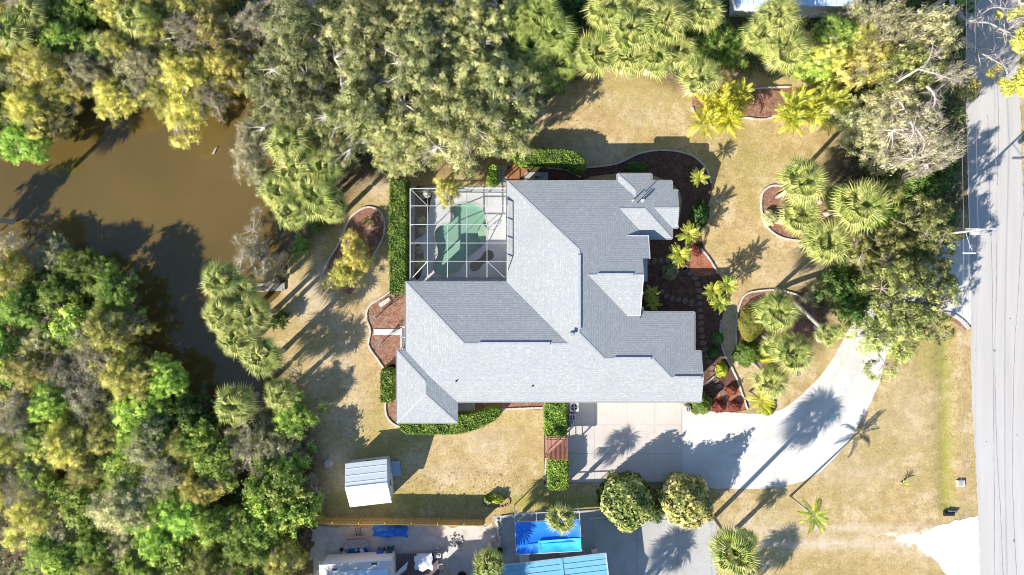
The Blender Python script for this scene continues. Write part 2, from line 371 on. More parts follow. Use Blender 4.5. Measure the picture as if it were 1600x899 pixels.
# ---------------------------------------------------------------- the setting: ground, pond, road, drives
POND = smooth_ring([(-700,215),(-200,190),(0,215),(60,200),(110,160),(200,140),(320,140),(360,85),(395,30),(430,30),(428,95),(405,170),(410,225),(445,290),(472,345),(466,385),(446,405),(440,455),(405,490),(408,560),(425,600),(420,650),(395,690),(330,655),(250,565),(150,475),(60,412),(-60,395),(-300,420),(-700,480)], 5)
def blur(a, k):
    for _ in range(k):
        b = a.copy(); b[1:-1,1:-1] = (a[1:-1,1:-1]*4+a[:-2,1:-1]*2+a[2:,1:-1]*2+a[1:-1,:-2]*2+a[1:-1,2:]*2+a[:-2,:-2]+a[2:,2:]+a[:-2,2:]+a[2:,:-2])/16; a = b
    return a
def make_ground():
    def axis(lo, hi, st, far): return np.concatenate([-np.array(far[::-1])+lo, np.arange(lo, hi+.01, st), np.array(far)+hi])
    far = [2,6,14,30,60,120,300,800,2000]
    xs = axis(-55, 55, .3, far); ys = axis(-33, 33, .3, far)
    X, Y = np.meshgrid(xs, ys); px = X/PX+800; py = 449.5-Y/PX
    pond = inside(px, py, POND).astype(float)
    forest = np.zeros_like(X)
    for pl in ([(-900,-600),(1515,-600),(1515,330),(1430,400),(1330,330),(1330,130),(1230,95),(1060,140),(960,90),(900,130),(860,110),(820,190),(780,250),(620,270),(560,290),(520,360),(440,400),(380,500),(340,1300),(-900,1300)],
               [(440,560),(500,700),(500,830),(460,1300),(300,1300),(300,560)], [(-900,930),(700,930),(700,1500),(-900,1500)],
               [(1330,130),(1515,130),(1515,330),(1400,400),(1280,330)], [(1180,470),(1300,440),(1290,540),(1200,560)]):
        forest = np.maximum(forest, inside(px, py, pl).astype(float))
    green = np.zeros_like(X)
    green = np.maximum(green, np.exp(-((px-1476-(py-650)*.02)/11)**2)*((py > 480) & (py < 800))*1.0)
    green = np.maximum(green, np.exp(-((py-783)/16)**2)*((px > 505) & (px < 1010))*.8)
    for cx, cy, r, a in ((1455,560,30,.6),(455,385,30,.7),(600,700,60,.35),(1000,150,60,.3),(1210,260,70,.3),(820,640,50,.25)): green = np.maximum(green, a*np.exp(-((px-cx)**2+(py-cy)**2)/r**2))
    bare = np.zeros_like(X)
    for cx, cy, rx, ry, a in ((540,650,28,30,.8),(520,720,40,30,.8),(900,245,60,18,1),(850,270,30,20,.8),(600,290,40,20,.6),(575,440,25,35,.8),(490,460,35,45,1.0),(540,560,25,60,.7),(500,600,30,40,.7),(760,690,60,25,.5),(700,735,50,18,.5),(1420,640,40,60,.45),(1340,740,60,30,.5),(1140,500,30,25,.9),(1150,530,20,40,.7),(1270,430,60,25,.7),(1160,150,20,30,.6),(1290,850,170,9,1.3),(1330,825,150,6,1.2),(1200,838,60,20,.9),(1440,845,50,25,.9),(830,170,30,40,.6),(1335,240,40,30,.4),(1485,300,25,60,.6),(520,425,30,20,.4),(500,835,60,25,.7),(1180,830,80,30,.8),(1000,170,50,30,.3)):
        bare = np.maximum(bare, a*np.exp(-((px-cx)/rx)**2-((py-cy)/ry)**2))
    shell = np.zeros_like(X)
    for cx, cy, rx, ry, am in ((1425,842,30,12,.8),(1455,848,22,22,1.1),(1390,835,40,6,.5),(1400,862,34,5,.4),(1240,824,60,4,.35),(1300,850,80,4,.35)): shell = np.maximum(shell, am*np.exp(-((px-cx)/rx)**2-((py-cy)/ry)**2))
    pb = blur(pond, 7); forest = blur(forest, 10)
    rng = np.random.default_rng(3); nz = blur(rng.normal(0, 1, X.shape), 3)*.05
    core = (np.abs(X) < 54) & (np.abs(Y) < 32)
    Z = -1.3*np.clip((pb-.3)/.7, 0, 1) + np.where(core & (forest > .6), nz*1.2, -.004)
    Z -= .14*np.exp(-((px-1476)/12)**2)*((py > 500) & (py < 790))
    Z = np.where((px > 646) & (px < 798) & (py > 297) & (py < 435), -1.4, Z)
    Z = np.where(core, Z, np.where(pond > .5, -1.3, -.02))
    ny, nx = X.shape; v = np.stack([X, Y, Z], -1).reshape(-1, 3)
    idx = np.arange(nx*ny).reshape(ny, nx); f = np.stack([idx[:-1,:-1], idx[:-1,1:], idx[1:,1:], idx[1:,:-1]], -1).reshape(-1, 4)
    me = bpy.data.meshes.new('ground'); me.vertices.add(len(v)); me.vertices.foreach_set('co', v.ravel())
    me.loops.add(f.size); me.loops.foreach_set('vertex_index', f.ravel()); me.polygons.add(len(f)); me.polygons.foreach_set('loop_start', np.arange(0, f.size, 4)); me.update(calc_edges=True)
    me.polygons.foreach_set('use_smooth', np.ones(len(f), bool))
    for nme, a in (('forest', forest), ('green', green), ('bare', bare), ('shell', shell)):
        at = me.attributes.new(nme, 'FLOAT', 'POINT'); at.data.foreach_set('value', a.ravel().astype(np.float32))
    me.materials.append(M['ground']); tag(link('ground', me), kind='structure')
make_ground()
pr = [(-200,32),(-45,36)] ; ring = [(-60,26),(-16,26),(-16,-16),(-60,-16)]
tag(sheet('pond_water', [(-100,40),(-19,30),(-17,-18),(-100,-18)], -.32, M['pond']), kind='structure')
def S(o, label=None): return tag(o, label, kind='structure')
RL = [(1500,-9000),(1508,-400),(1508,0),(1509,120),(1512,300),(1516,420),(1517,480),(1516,560),(1519,640),(1524,720),(1528,800),(1531,899),(1545,1300),(1700,9000)]
RR = [(1850,9000),(1655,1300),(1625,899),(1622,800),(1617,640),(1608,480),(1602,400),(1598,300),(1594,150),(1592,0),(1590,-400),(1584,-9000)]
road_o = S(sheet('road', gpoly(RL+RR), .03, M['road'], rag=.035))
def ribbon(name, pts, w, z, mat, parent, wob=.012):
    pts = smooth_ring([G(*p) for p in pts], 12, False); mb = MB(); n = len(pts)
    L = []; Rr = []
    for i, p in enumerate(pts):
        a = Vector(pts[max(i-1,0)]); b = Vector(pts[min(i+1,n-1)]); d = (b-a).normalized(); q = Vector((-d.y, d.x)); ww = w*random.uniform(.7, 1.2)
        c = Vector(p)+q*random.gauss(0, wob); L.append((*(c+q*ww/2), z)); Rr.append((*(c-q*ww/2), z))
    for i in range(n-1): mb.poly([Rr[i], Rr[i+1], L[i+1], L[i]])
    return mb.build(name, mat, parent)
for pl in ([(1548,360),(1550,450),(1551,540),(1552,640),(1553,760),(1554,899)], [(1557,380),(1556,470),(1554,560),(1557,700),(1563,800),(1567,899)], [(1597,340),(1590,470),(1586,520),(1583,620),(1582,760),(1588,899)], [(1543,180),(1545,260),(1548,360)], [(1558,120),(1560,200),(1558,290)]):
    ribbon('sealed_crack', pl, .045, .036, M['tar'], road_o)
for cx, cy, r in ((1553,548,.14),(1578,498,.09),(1584,845,.13),(1541,690,.08),(1589,680,.08)):
    mb = MB(); c = G(cx, cy); mb.poly([(c[0]+r*random.uniform(.6,1.2)*math.cos(a), c[1]+r*random.uniform(.6,1.2)*math.sin(a), .0365) for a in [2*math.pi*i/9 for i in range(9)]]); mb.build('tar_spot', M['tar'], road_o)
# drive of crushed shell, sweeping from the slab to the road
DRV = [(1065,628),(1100,641),(1150,645),(1200,646),(1230,634),(1265,605),(1295,570),(1318,530),(1335,498),(1355,465),(1380,440),(1430,410),(1470,385),(1510,372),(1516,372),(1518,470),(1516,508),(1500,494),(1472,490),(1430,500),(1400,530),(1384,558),(1374,598),(1352,645),(1318,700),(1270,745),(1215,761),(1160,764),(1100,762),(1065,753)]
drv = S(sheet('shell_driveway', smooth_ring(gpoly(DRV), 4), .022, M['shell'], rag=.02))
S(sheet('shell_apron', gpoly([(1444,838),(1462,822),(1486,816),(1505,812),(1528,806),(1533,899),(1540,960),(1500,960),(1478,899),(1466,880),(1452,868)]), .024, M['whiteshell'], rag=.06))
tc = smooth_ring([(1125,692),(1180,702),(1235,684),(1285,640),(1318,590),(1348,535),(1378,480),(1430,448),(1500,430)], 3, False)
for off, zz in ((-13, .027), (13, .0285)):
    q = []
    for i in range(len(tc)):
        d = Vector(tc[min(i+1, len(tc)-1)])-Vector(tc[max(i-1, 0)]); d.normalize(); q.append((tc[i][0]-d.y*off, tc[i][1]+d.x*off))
    ribbon('wheel_track', q, .45, zz, M['shelltrack'], drv, .02)
# concrete drive of poured slabs with open joints
slab = S(sheet('concrete_driveway', gpoly([(886,628),(1066,628),(1066,754),(886,754)]), .02, M['concrete_old']))
xs = [887,929,980,1023,1065]; ys = [629,664,709,753]
for i in range(4):
    for j in range(3):
        a = G(xs[i], ys[j]); b = G(xs[i+1], ys[j+1]); g = .006
        MB().box(((a[0]+b[0])/2, (a[1]+b[1])/2, .035), (b[0]-a[0]-g*2, a[1]-b[1]-g*2, .07)).build('slab', M['concrete'], slab, bevel=.006)
# neighbour's concrete
nb = S(sheet('neighbour_driveway', gpoly([(770,806),(925,797),(950,800),(1110,803),(1118,812),(1122,850),(1116,960),(700,960),(700,870),(786,869)]), .018, M['concrete_old'], rag=.03))
for a, b in (((770,806),(786,960)),):
    pass
for pl in ((790,812,858,958),(862,812,925,958),(929,812,992,958),(996,812,1056,958),(1060,812,1112,958)):
    a = G(pl[0], pl[1]); b = G(pl[2], pl[3]); MB().box(((a[0]+b[0])/2, (a[1]+b[1])/2, .025), (b[0]-a[0]-.02, a[1]-b[1], .05)).build('slab', M['concrete_old'], nb)
S(sheet('gravel_yard', gpoly([(490,822),(610,826),(640,820),(765,822),(776,830),(784,870),(790,960),(470,960)]), .012, M['gravelgrey'], rag=.12))
# long light streak kerbs on the neighbour's boundary
for a, b in (((782,808),(802,805)),((918,811),(943,808))):
    MB().bar((*G(*a), .06), (*G(*b), .06), .22, .12).build('concrete_kerb', M['concrete'], nb)
# ---------------------------------------------------------------- planting beds with block edging
def bed(label, ring, mat, edges=(), z=.03, n=5, pre=None):
    rg = smooth_ring(gpoly(ring), n)
    o = S(sheet('garden_bed', rg, z, mat)); 
    for e in edges: edging(e, o)
    return o
def edging(pts, parent, closed=False, w=.15, h=.13):
    pts = smooth_ring(gpoly(pts), 10, closed); 
    if closed: pts = pts+[pts[0]]
    mb = MB(); acc = 0; L = .24; st = Vector(pts[0]); rr = random.Random(len(pts)); last = st
    for i in range(1, len(pts)):
        a = Vector(pts[i-1]); b = Vector(pts[i]); d = (b-a).length
        while acc + d >= L:
            t = (L-acc)/max(d, 1e-6); p = a.lerp(b, t); c = (last+p)/2; dd = p-last
            mb.box((c.x+rr.gauss(0,.006), c.y+rr.gauss(0,.006), h/2+.01), (dd.length-.02, w, h+rr.uniform(-.01,.012)), math.atan2(dd.y, dd.x)+rr.gauss(0,.03))
            last = p; a = p; d = (b-a).length; acc = 0
        acc += d
    return tag(mb.build('edging_blocks', M['kerb'], parent), kind='stuff')
bed('', [(1192,296),(1205,290),(1225,292),(1285,320),(1290,380),(1256,379),(1228,374),(1203,360),(1190,335),(1188,312)], M['mulch'], [[(1222,291),(1205,291),(1192,300),(1189,322),(1194,348),(1212,367),(1236,375),(1270,378)]])
bed('', [(1155,470),(1175,455),(1205,452),(1235,456),(1262,470),(1285,500),(1260,540),(1225,570),(1190,575),(1163,560),(1152,530),(1151,490)], M['mulch'], [[(1152,572),(1150,535),(1150,505),(1154,480),(1164,461),(1185,455),(1215,454),(1245,461),(1262,473)],[(1152,556),(1158,562),(1168,566)]])
bed('', [(1085,150),(1110,140),(1165,140),(1235,136),(1270,150),(1300,180),(1260,186),(1225,181),(1190,186),(1155,185),(1125,196),(1100,192),(1083,172)], M['mulch'], [[(1081,168),(1088,182),(1102,193)],[(1100,195),(1125,200),(1150,188),(1160,184),(1192,187),(1225,180),(1262,189),(1285,192)],[(1163,142),(1190,138),(1236,136)]])
bed('', [(537,365),(548,340),(572,324),(592,330),(601,350),(596,375),(578,400),(562,430),(548,460),(530,445),(512,420)], M['mulch'], [[(500,440),(512,410),(530,380),(545,345),(560,330),(575,324),(592,329),(601,345),(599,370),(588,392),(577,410),(571,422)]])
bed('', [(641,452),(622,448),(600,460),(576,480),(574,497),(581,520),(578,545),(590,562),(602,576),(640,580),(660,540),(660,470)], M['mulch'], [[(634,449),(618,451),(600,463),(577,479),(573,497),(579,517),(576,540),(589,560),(600,576)]])
bed('', [(604,576),(630,576),(650,620),(720,650),(742,660),(700,672),(640,670),(612,660),(604,640)], M['mulch'], [[(603,618),(603,645),(612,660),(628,668),(640,669)]])
bed('', [(740,624),(850,624),(851,640),(800,639),(742,646)], M['mulch'], [[(775,640),(800,639),(852,637)]])
front = bed('', [(985,360),(1050,360),(1062,300),(1000,270),(900,278),(905,262),(960,258),(1000,240),(1040,236),(1080,243),(1102,262),(1112,300),(1096,350),(1100,390),(1118,420),(1135,455),(1128,500),(1125,525),(1130,552),(1148,585),(1160,612),(1167,640),(1110,643),(1080,636),(1080,540),(985,500)], M['mulch_dark_shade'],
   [[(905,263),(960,257),(1000,240),(1040,235),(1080,243),(1103,264),(1112,290)],[(1094,388),(1108,405),(1122,428)],[(1126,500),(1125,525),(1131,552),(1148,585),(1158,612),(1168,641)],[(1088,611),(1105,596),(1118,586)]], n=4)
bed('', [(770,262),(900,262),(912,281),(780,284)], M['mulch_dark_shade'], [[(822,262),(850,262),(885,266),(908,278)]], z=.034)
S(sheet('red_mulch_patch', smooth_ring(gpoly([(1080,395),(1086,385),(1100,398),(1117,422),(1121,428),(1082,429)]), 4), .040, M['mulch_red']))
S(sheet('red_mulch_patch', smooth_ring(gpoly([(1110,640),(1125,612),(1150,600),(1165,638)]), 4), .042, M['mulch_red']))
S(sheet('hedge_strip', gpoly([(850,628),(885,628),(885,757),(850,757)]), .026, M['mulch_dark_shade']))
edging([(853,716),(852,748),(858,756)], bpy.data.objects['hedge_strip'])
edging([(853,632),(853,674)], bpy.data.objects['hedge_strip'])
# curved kerb of the drive at the road
ob = S(sheet('verge_strip', gpoly([(1470,496),(1484,495),(1500,502),(1512,513),(1510,517),(1490,503)]), .014, M['mulch'])); edging([(1466,491),(1480,490),(1495,496),(1508,507),(1515,517)], ob, w=.3)
# stepping stones: every one a stone of its own in the front garden path
path = empty('stepping_stone_path', (0,0,0)); path['kind'] = 'structure'
sr = random.Random(9)
def stones(pts, step=.62):
    pts = [Vector(G(*p)) for p in pts]; acc = step; k = 0
    for i in range(len(pts)-1):
        a, b = pts[i], pts[i+1]; d = (b-a).length; ang = math.atan2((b-a).y, (b-a).x)+math.pi/2; t = step-acc
        while t < d:
            c = a.lerp(b, t/d); w, l = sr.uniform(.26,.34), sr.uniform(.2,.26); m = 9
            ring = [(w*math.cos(q)*sr.uniform(.85,1.1), l*math.sin(q)*sr.uniform(.85,1.1)) for q in [2*math.pi*j/m for j in range(m)]]
            MB().prism(ring, 0, .05).build('stepping_stone', M['stone'], path, loc=(c.x, c.y, .03), rot=(0,0,ang+sr.gauss(0,.2))); t += step
        acc = step-(t-d)
stones([(1070,421),(1084,431),(1092,452),(1094,480),(1095,510),(1098,535),(1105,555),(1112,575),(1116,590),(1124,608),(1134,622),(1140,640)])
stones([(1012,408),(1040,407),(1058,408),(1072,420)]); stones([(1033,456),(1045,466),(1066,469),(1090,475)])
# small ground slabs
def slabo(px, py, w, d, mat, name='paving_slab', z=.06, rz=0):
    x, y = G(px, py); return S(MB().box((0,0,z/2), (w, d, z), 0).build(name, mat, None, bevel=.01, loc=(x, y, .01), rot=(0,0,rz)))
slabo(605, 519, 2.5, .55, M['pooldeck'], 'walkway', .08)
slabo(728, 635, 1.7, .95, M['concrete'], 'concrete_pad', .08)
slabo(838, 277, 2.2, .9, M['concrete_old'], 'concrete_pad', .08)
slabo(1076, 638, 1.2, .8, M['concrete_old'], 'concrete_pad', .06)
pv = empty('paver_walkway', (*G(784, 275), .03)); pv['kind'] = 'structure'
me = MB().box((0,0,.03), (.48, .2, .06)).mesh('paver', M['concrete_old'], bevel=.008)
for j in range(8):
    for i in range(2): link('paver', me, pv, (-.26+.52*i+(0 if j % 2 else .02), .85-.235*j, sr.uniform(0,.01)))
# pond debris
x, y = G(334, 235); rr = random.Random(2); mb = MB(); q = [(x+.1*i, y+.12*math.sin(i*1.2)+.1*i, -.26+.03*rr.random()) for i in range(-3, 4)]; mb.tube(q, [.02,.07,.09,.1,.08,.05,.02], 6); mb.tube([q[3], (q[3][0]-.1, q[3][1]-.35, -.2)], [.05,.01], 5)
tag(mb.build('driftwood', M['palebark']), 'pale gnarled piece of driftwood floating alone in the open brown pond', 'driftwood')
# ---------------------------------------------------------------- the house
HE = 3.4; SL = .345; KE = PX*(CAMH-HE)/CAMH
def E(px, py): return ((px-800)*KE, (449.5-py)*KE)
house = empty('house', (*E(850, 480), 0), 0, 'large single storey house under one grey-white shingle hip roof with many ridges and valleys', 'house')
HO = Vector(house.location)
def roof_facet(pts, up, base=HE, name='roof_slope'):
    """pts: (px, py, d) with d the plan distance from the eave in photo pixels; up: uphill direction in plan (photo axes)"""
    v = [(*E(p[0], p[1]), base+p[2]*KE*SL) for p in pts]
    u = Vector((up[0], -up[1])).normalized(); al = Vector((-u.y, u.x)); k = math.sqrt(1+SL*SL)
    me = bpy.data.meshes.new(name); me.from_pydata([tuple(Vector(a)-HO) for a in v], [], [tuple(range(len(v)))]); me.update()
    if me.polygons[0].normal.z < 0: me.flip_normals()
    uv = me.uv_layers.new(name='UVMap')
    for li, l in enumerate(me.loops):
        c = me.vertices[l.vertex_index].co; q = Vector((c.x, c.y)); uv.data[li].uv = (q.dot(al), q.dot(u)*k)
    me.materials.append(M['shingle']); return link(name, me, house)
def RF(fn, pts, up, **k): return roof_facet([(x, y, fn(x, y)) for x, y in pts], up, **k)
RF(lambda x,y: 628-y, [(634,628),(1096,628),(1096,588.5),(1045.5,588.5),(1015,558),(941,558),(901.5,518.5),(885.5,534.5),(727.5,534.5)], (0,-1))
RF(lambda x,y: x-634, [(634,441),(727.5,534.5),(634,628)], (1,0))
RF(lambda x,y: y-441, [(634,441),(792,441),(885.5,534.5),(727.5,534.5)], (0,1))
RF(lambda x,y: x-792, [(792,283),(901.5,392.5),(901.5,518.5),(885.5,534.5),(792,441)], (1,0))
RF(lambda x,y: y-283, [(792,283),(901.5,392.5),(966,328),(1005,328),(1050,283)], (0,1))
RF(lambda x,y: 1011-x, [(901.5,392.5),(901.5,518.5),(941,558),(1000,499),(1000,362),(966,328)], (-1,0))
RF(lambda x,y: 373-y, [(966,328),(1005,328),(1050,373),(1000,373),(1000,362)], (0,-1))
RF(lambda x,y: 1050-x, [(1005,328),(1050,283),(1050,373)], (-1,0))
RF(lambda x,y: y-297, [(1059,297),(1059,326.5),(1020.5,326.5),(1050,297)], (0,1))
RF(lambda x,y: 356-y, [(1059,356),(1059,326.5),(1020.5,326.5),(1050,356)], (0,-1))
RF(lambda x,y: x-965, [(965,272),(991.5,298.5),(991.5,309.5),(965,283)], (1,0))
RF(lambda x,y: 1018-x, [(1018,272),(991.5,298.5),(991.5,309.5),(1018,283)], (-1,0))
RF(lambda x,y: y-272, [(965,272),(1018,272),(991.5,298.5)], (0,1))
RF(lambda x,y: y-488, [(941,558),(1015,558),(1085,488),(1000,488),(1000,499)], (0,1))
RF(lambda x,y: 1085-x, [(1015,558),(1085,488),(1085,628)], (-1,0))
RF(lambda x,y: y-549, [(1096,549),(1096,588.5),(1045.5,588.5),(1085,549)], (0,1))
RF(lambda x,y: x-620, [(620,548),(667,595),(667,614),(620,661)], (1,0))
RF(lambda x,y: 661-y, [(620,661),(667,614),(714,661)], (0,-1))
RF(lambda x,y: 714-x, [(714,661),(667,614),(667,595),(714,548)], (-1,0))
RF(lambda x,y: y-548, [(620,548),(667,595),(714,548)], (0,1))
RF(lambda x,y: 35+y-369, [(915,430),(1000,430),(1000,405),(1011,405),(1011,369),(976,369)], (0,1))
RF(lambda x,y: 34+493-y, [(915,430),(1000,430),(998.5,493),(978,493)], (0,-1))
RF(lambda x,y: 1012-x, [(996,404),(1012,404),(1012,440),(996,440)], (-1,0), base=HE-.1)
def HB(a, b, z0, z1, w, name, mat):       # bar between two roof plan points
    p = E(a[0], a[1]); q = E(b[0], b[1]); return MB().bar(Vector((*p, z0))-HO, Vector((*q, z1))-HO, w[0], w[1]).build(name, mat, house)
zr = lambda d: HE+d*KE*SL
for a, b, d1, d2 in (((727.5,534.5),(885.5,534.5),93.5,93.5),((901.5,392.5),(901.5,518.5),109.5,109.5),((941,558),(1015,558),70,70),((1045.5,588.5),(1096,588.5),39.5,39.5),((966,328),(1005,328),45,45),((1020.5,326.5),(1059,326.5),29.5,29.5),((667,595),(667,614),47,47),((915,430),(1000,430),96,96),
    ((634,441),(727.5,534.5),0,93.5),((792,283),(901.5,392.5),0,109.5),((1015,558),(1085,488),70,0),((901.5,518.5),(941,558),109.5,70),((1015,558),(1045.5,588.5),70,39.5),((1005,328),(1050,283),45,0),((1005,328),(1050,373),45,0),((965,272),(991.5,298.5),0,26.5),((620,548),(667,595),0,47),((667,614),(714,661),47,0),((667,614),(620,661),47,0)):
    HB(a, b, zr(d1)-.022, zr(d2)-.022, (.16, .04), 'ridge_cap', M['hipcap'])
for a, b, d in (((750,534.5),(858,534.5),93.5),((901.5,400),(901.5,512),109.5),((957,558),(1012,558),70),((930,430),(984,430),96),((1050,588.5),(1092,588.5),39.5)):
    HB(a, b, zr(d)+.02, zr(d)+.02, (.24, .07), 'ridge_vent', M['ridgevent'])
# flues, pipes and vents: height above the shingles at that spot
def flue(px, py, d, h, r, mat=M['darkvent'], cap=False):
    x, y = E(px, py); z = zr(d)
    o = MB().lathe((x-HO.x, y-HO.y, z-.15), [(r*1.8,0),(r*1.8,.16),(r,.2),(r,h+.1),(r*.9,h+.12)], 8).build('vent_pipe', mat, house)
    if cap: MB().box((x-HO.x, y-HO.y, z+h), (.3,.3,.1)).build('vent_cap', mat, o)
flue(890, 520, 104, .35, .12, M['steelgrey'], True); flue(909, 552, 60, .15, .06); flue(926, 560, 62, .15, .06); flue(714, 594, 34, .2, .06, cap=False); flue(832, 602, 27, .15, .05)
flue(987, 315, 32, .55, .06, M['gutter']); flue(994, 318, 35, .7, .04); flue(1002, 315, 32, .55, .09, M['gutter']); flue(1008, 300, 18, .75, .04)
# eave line, fascia with gutter, soffit and walls
OUT = [(792,284),(792,441),(634,441),(634,548),(620,548),(620,661),(714,661),(714,628),(1096,628),(1096,549),(1085,549),(1085,488),(1000,488),(1000,373),(1050,373),(1050,356),(1059,356),(1059,297),(1050,297),(1050,283),(1018,283),(1018,272),(965,272),(965,283)]
op = [Vector(E(*p)) for p in OUT]; n = len(op)
cy = sum(op[i].x*op[(i+1)%n].y-op[(i+1)%n].x*op[i].y for i in range(n)); sg = 1 if cy > 0 else -1
def inset(pts, d):
    out = []
    for i in range(len(pts)):
        a, b, c = pts[i-1], pts[i], pts[(i+1) % len(pts)]
        e1 = (b-a).normalized(); e2 = (c-b).normalized(); n1 = Vector((-e1.y, e1.x))*sg; n2 = Vector((-e2.y, e2.x))*sg
        out.append(b+(n1+n2)*d/(1+n1.dot(n2)) if n1.dot(n2) > -.9 else b)
    return out
def bandmesh(ring, z0, z1):
    mb = MB(); k = len(ring)
    for i in range(k): a, b = ring[i], ring[(i+1) % k]; mb.poly([(a.x-HO.x,a.y-HO.y,z0),(b.x-HO.x,b.y-HO.y,z0),(b.x-HO.x,b.y-HO.y,z1),(a.x-HO.x,a.y-HO.y,z1)])
    return mb
bandmesh(inset(op, .02), HE-.22, HE-.005).build('fascia', M['white'], house)
sf = inset(op, .03); so_ = sheet('soffit', [tuple(p-Vector((HO.x, HO.y))) for p in sf], HE-.215, M['white'], house)
wl = inset(op, .6); wo_ = bandmesh(wl, 0, HE-.22).build('wall', M['stucco'], house)
a = op
for i in range(n):
    p, q = op[i], op[(i+1) % n]; d = (q-p)
    if d.length < .45: continue
    d.normalize(); nrm = Vector((d.y, -d.x))*sg; mb = MB()
    A = p+nrm*.07; B = q+nrm*.07
    v = lambda P_, off, z: (P_.x+nrm.x*off-HO.x, P_.y+nrm.y*off-HO.y, z)
    for o1, w_, z, h in ((.0, .02, HE-.06, .12),(-.055, .10, HE-.11, .02)):
        mb.bar(v(A, o1, z), v(B, o1, z), w_, h)
    mb.build('gutter', M['gutter'], house)
# raised entry walls
def wallbox(x0, y0, x1, y1, z0, z1, mat, name='wall'):
    a = E(x0, y0); b = E(x1, y1); return MB().box(((a[0]+b[0])/2-HO.x, (a[1]+b[1])/2-HO.y, (z0+z1)/2), (abs(b[0]-a[0]), abs(a[1]-b[1]), z1-z0)).build(name, mat, house)
wallbox(984, 381, 992, 484, 0, zr(34)-.1, M['stucco'], 'entry_wall')
HB((977,369.6),(1011,369.6), zr(35)-.06, zr(35)-.06, (.05,.16), 'fascia', M['white']); HB((978,492.4),(998.5,492.4), zr(34)-.06, zr(34)-.06, (.05,.16), 'fascia', M['white'])
HB((1011,369),(1011,405), zr(35)-.06, zr(70)-.06, (.05,.16), 'fascia', M['white']); HB((999.5,431),(998.3,493), zr(95)-.06, zr(34)-.06, (.05,.16), 'fascia', M['white'])
MB().poly([Vector((*E(998,372), HE-.3))-HO, Vector((*E(998,490), HE-.3))-HO, Vector((*E(998,490), zr(35)-.03))-HO, Vector((*E(998,430), zr(95)-.03))-HO, Vector((*E(998,372), zr(37)-.03))-HO]).build('gable_wall', M['stucco'], house)
for yy in (380, 404, 458, 483):
    x, y = E(1004, yy); MB().lathe((x-HO.x, y-HO.y, 0), [(.2,0),(.2,.15),(.14,.2),(.14,HE-.5),(.2,HE-.4),(.2,HE-.3)], 12).build('column', M['white'], house)
# doors and windows in the walls
def opening(px, py, ax, w, z0, z1, kind='window'):
    """ax: 'x' wall runs east-west, 'y' north-south"""
    x, y = E(px, py); x -= HO.x; y -= HO.y; s = (w, .1) if ax == 'x' else (.1, w); zc = (z0+z1)/2
    fr = MB().box((x, y, zc), (s[0]+.12, s[1]+.06 if ax == 'x' else s[1]+.12, z1-z0+.12)).build('window' if kind == 'window' else kind, M['white'], house)
    if kind == 'garage_door':
        for k in range(4): MB().box((x, y-.09, z0+(z1-z0)*(k+.5)/4), (w, .04, (z1-z0)/4-.02)).build('door_panel', M['white'], fr)
        return
    nn = max(1, int(w/.9)); 
    for k in range(nn):
        o = (k+.5)/nn*w-w/2; pw = w/nn-.06
        MB().box((x+(o if ax == 'x' else 0), y+(0 if ax == 'x' else o), zc), ((pw, .2, z1-z0-.05) if ax == 'x' else (.2, pw, z1-z0-.05))).build('pane', M['glass'], fr)
yS = 628-.6/KE
opening(930, yS, 'x', 4.9, 0.05, 2.4, 'garage_door'); opening(1035, yS, 'x', 2.7, 0.05, 2.4, 'garage_door')
for px in (745, 800, 850): opening(px, yS, 'x', 1.5, .9, 2.3)
for px in (645, 685): opening(px, 661-.6/KE, 'x', 1.4, .9, 2.3)
for px in (820, 870, 925): opening(px, 283.5+.6/KE, 'x', 1.6, .9, 2.3)
opening(990, 272+.6/KE, 'x', 1.5, .9, 2.3)
for py in (470, 600): opening(634+.6/KE if py < 548 else 620+.6/KE, py, 'y', 1.6, .9, 2.3)
for py in (330, 390): opening(792+.6/KE, py, 'y', 2.7, .08, 2.3)
opening(700, 441+.6/KE, 'x', 3.6, .08, 2.3); opening(757, 441+.6/KE, 'x', 2.7, .08, 2.3)
opening(1059-.6/KE, 326, 'y', 1.6, .6, 2.3); opening(1096-.6/KE, 588, 'y', 1.6, .6, 2.3); opening(1085-.6/KE, 518, 'y', 1.6, .9, 2.3); opening(1040, 488+.6/KE, 'x', 1.6, .9, 2.3)
opening(992.7, 430, 'y', 1.9, .05, 2.5, 'front_door')
# low screened lanai with glazed roof strip on the west side
zl = 2.75
def lan(px, py): return (*P(px, py, zl)[:2],)
def lb(a, b, w=.09, h=.09, z=zl, name='lanai_frame'): return MB().bar(Vector((*lan(*a), z))-HO, Vector((*lan(*b), z))-HO, w, h).build(name, M['alu'], house)
lb((627,511),(627,546), .16); lb((633.5,511),(633.5,546)); lb((625,511.5),(635,511.5), .14); lb((627,545),(634,545), .14); lb((627,527),(634,527))
for y0, y1 in ((513,526),(528,544)):
    a = lan(629, y0); b = lan(632.5, y1); MB().box(((a[0]+b[0])/2-HO.x, (a[1]+b[1])/2-HO.y, zl-.02), (abs(b[0]-a[0]), abs(a[1]-b[1]), .03)).build('lanai_pane', M['screenpane'], house)
for py in (511.5, 545):
    x, y = lan(627, py); MB().bar((x-HO.x, y-HO.y, 0), (x-HO.x, y-HO.y, zl), .1).build('lanai_post', M['alu'], house)
# chimney-less wall corner brackets: downpipes
for px, py in ((712,630),(1094,630),(636,443),(1010,486)):
    x, y = E(px, py); MB().box((x-HO.x, y-HO.y, HE/2-.1), (.09,.07,HE-.2)).build('downpipe', M['gutter'], house)
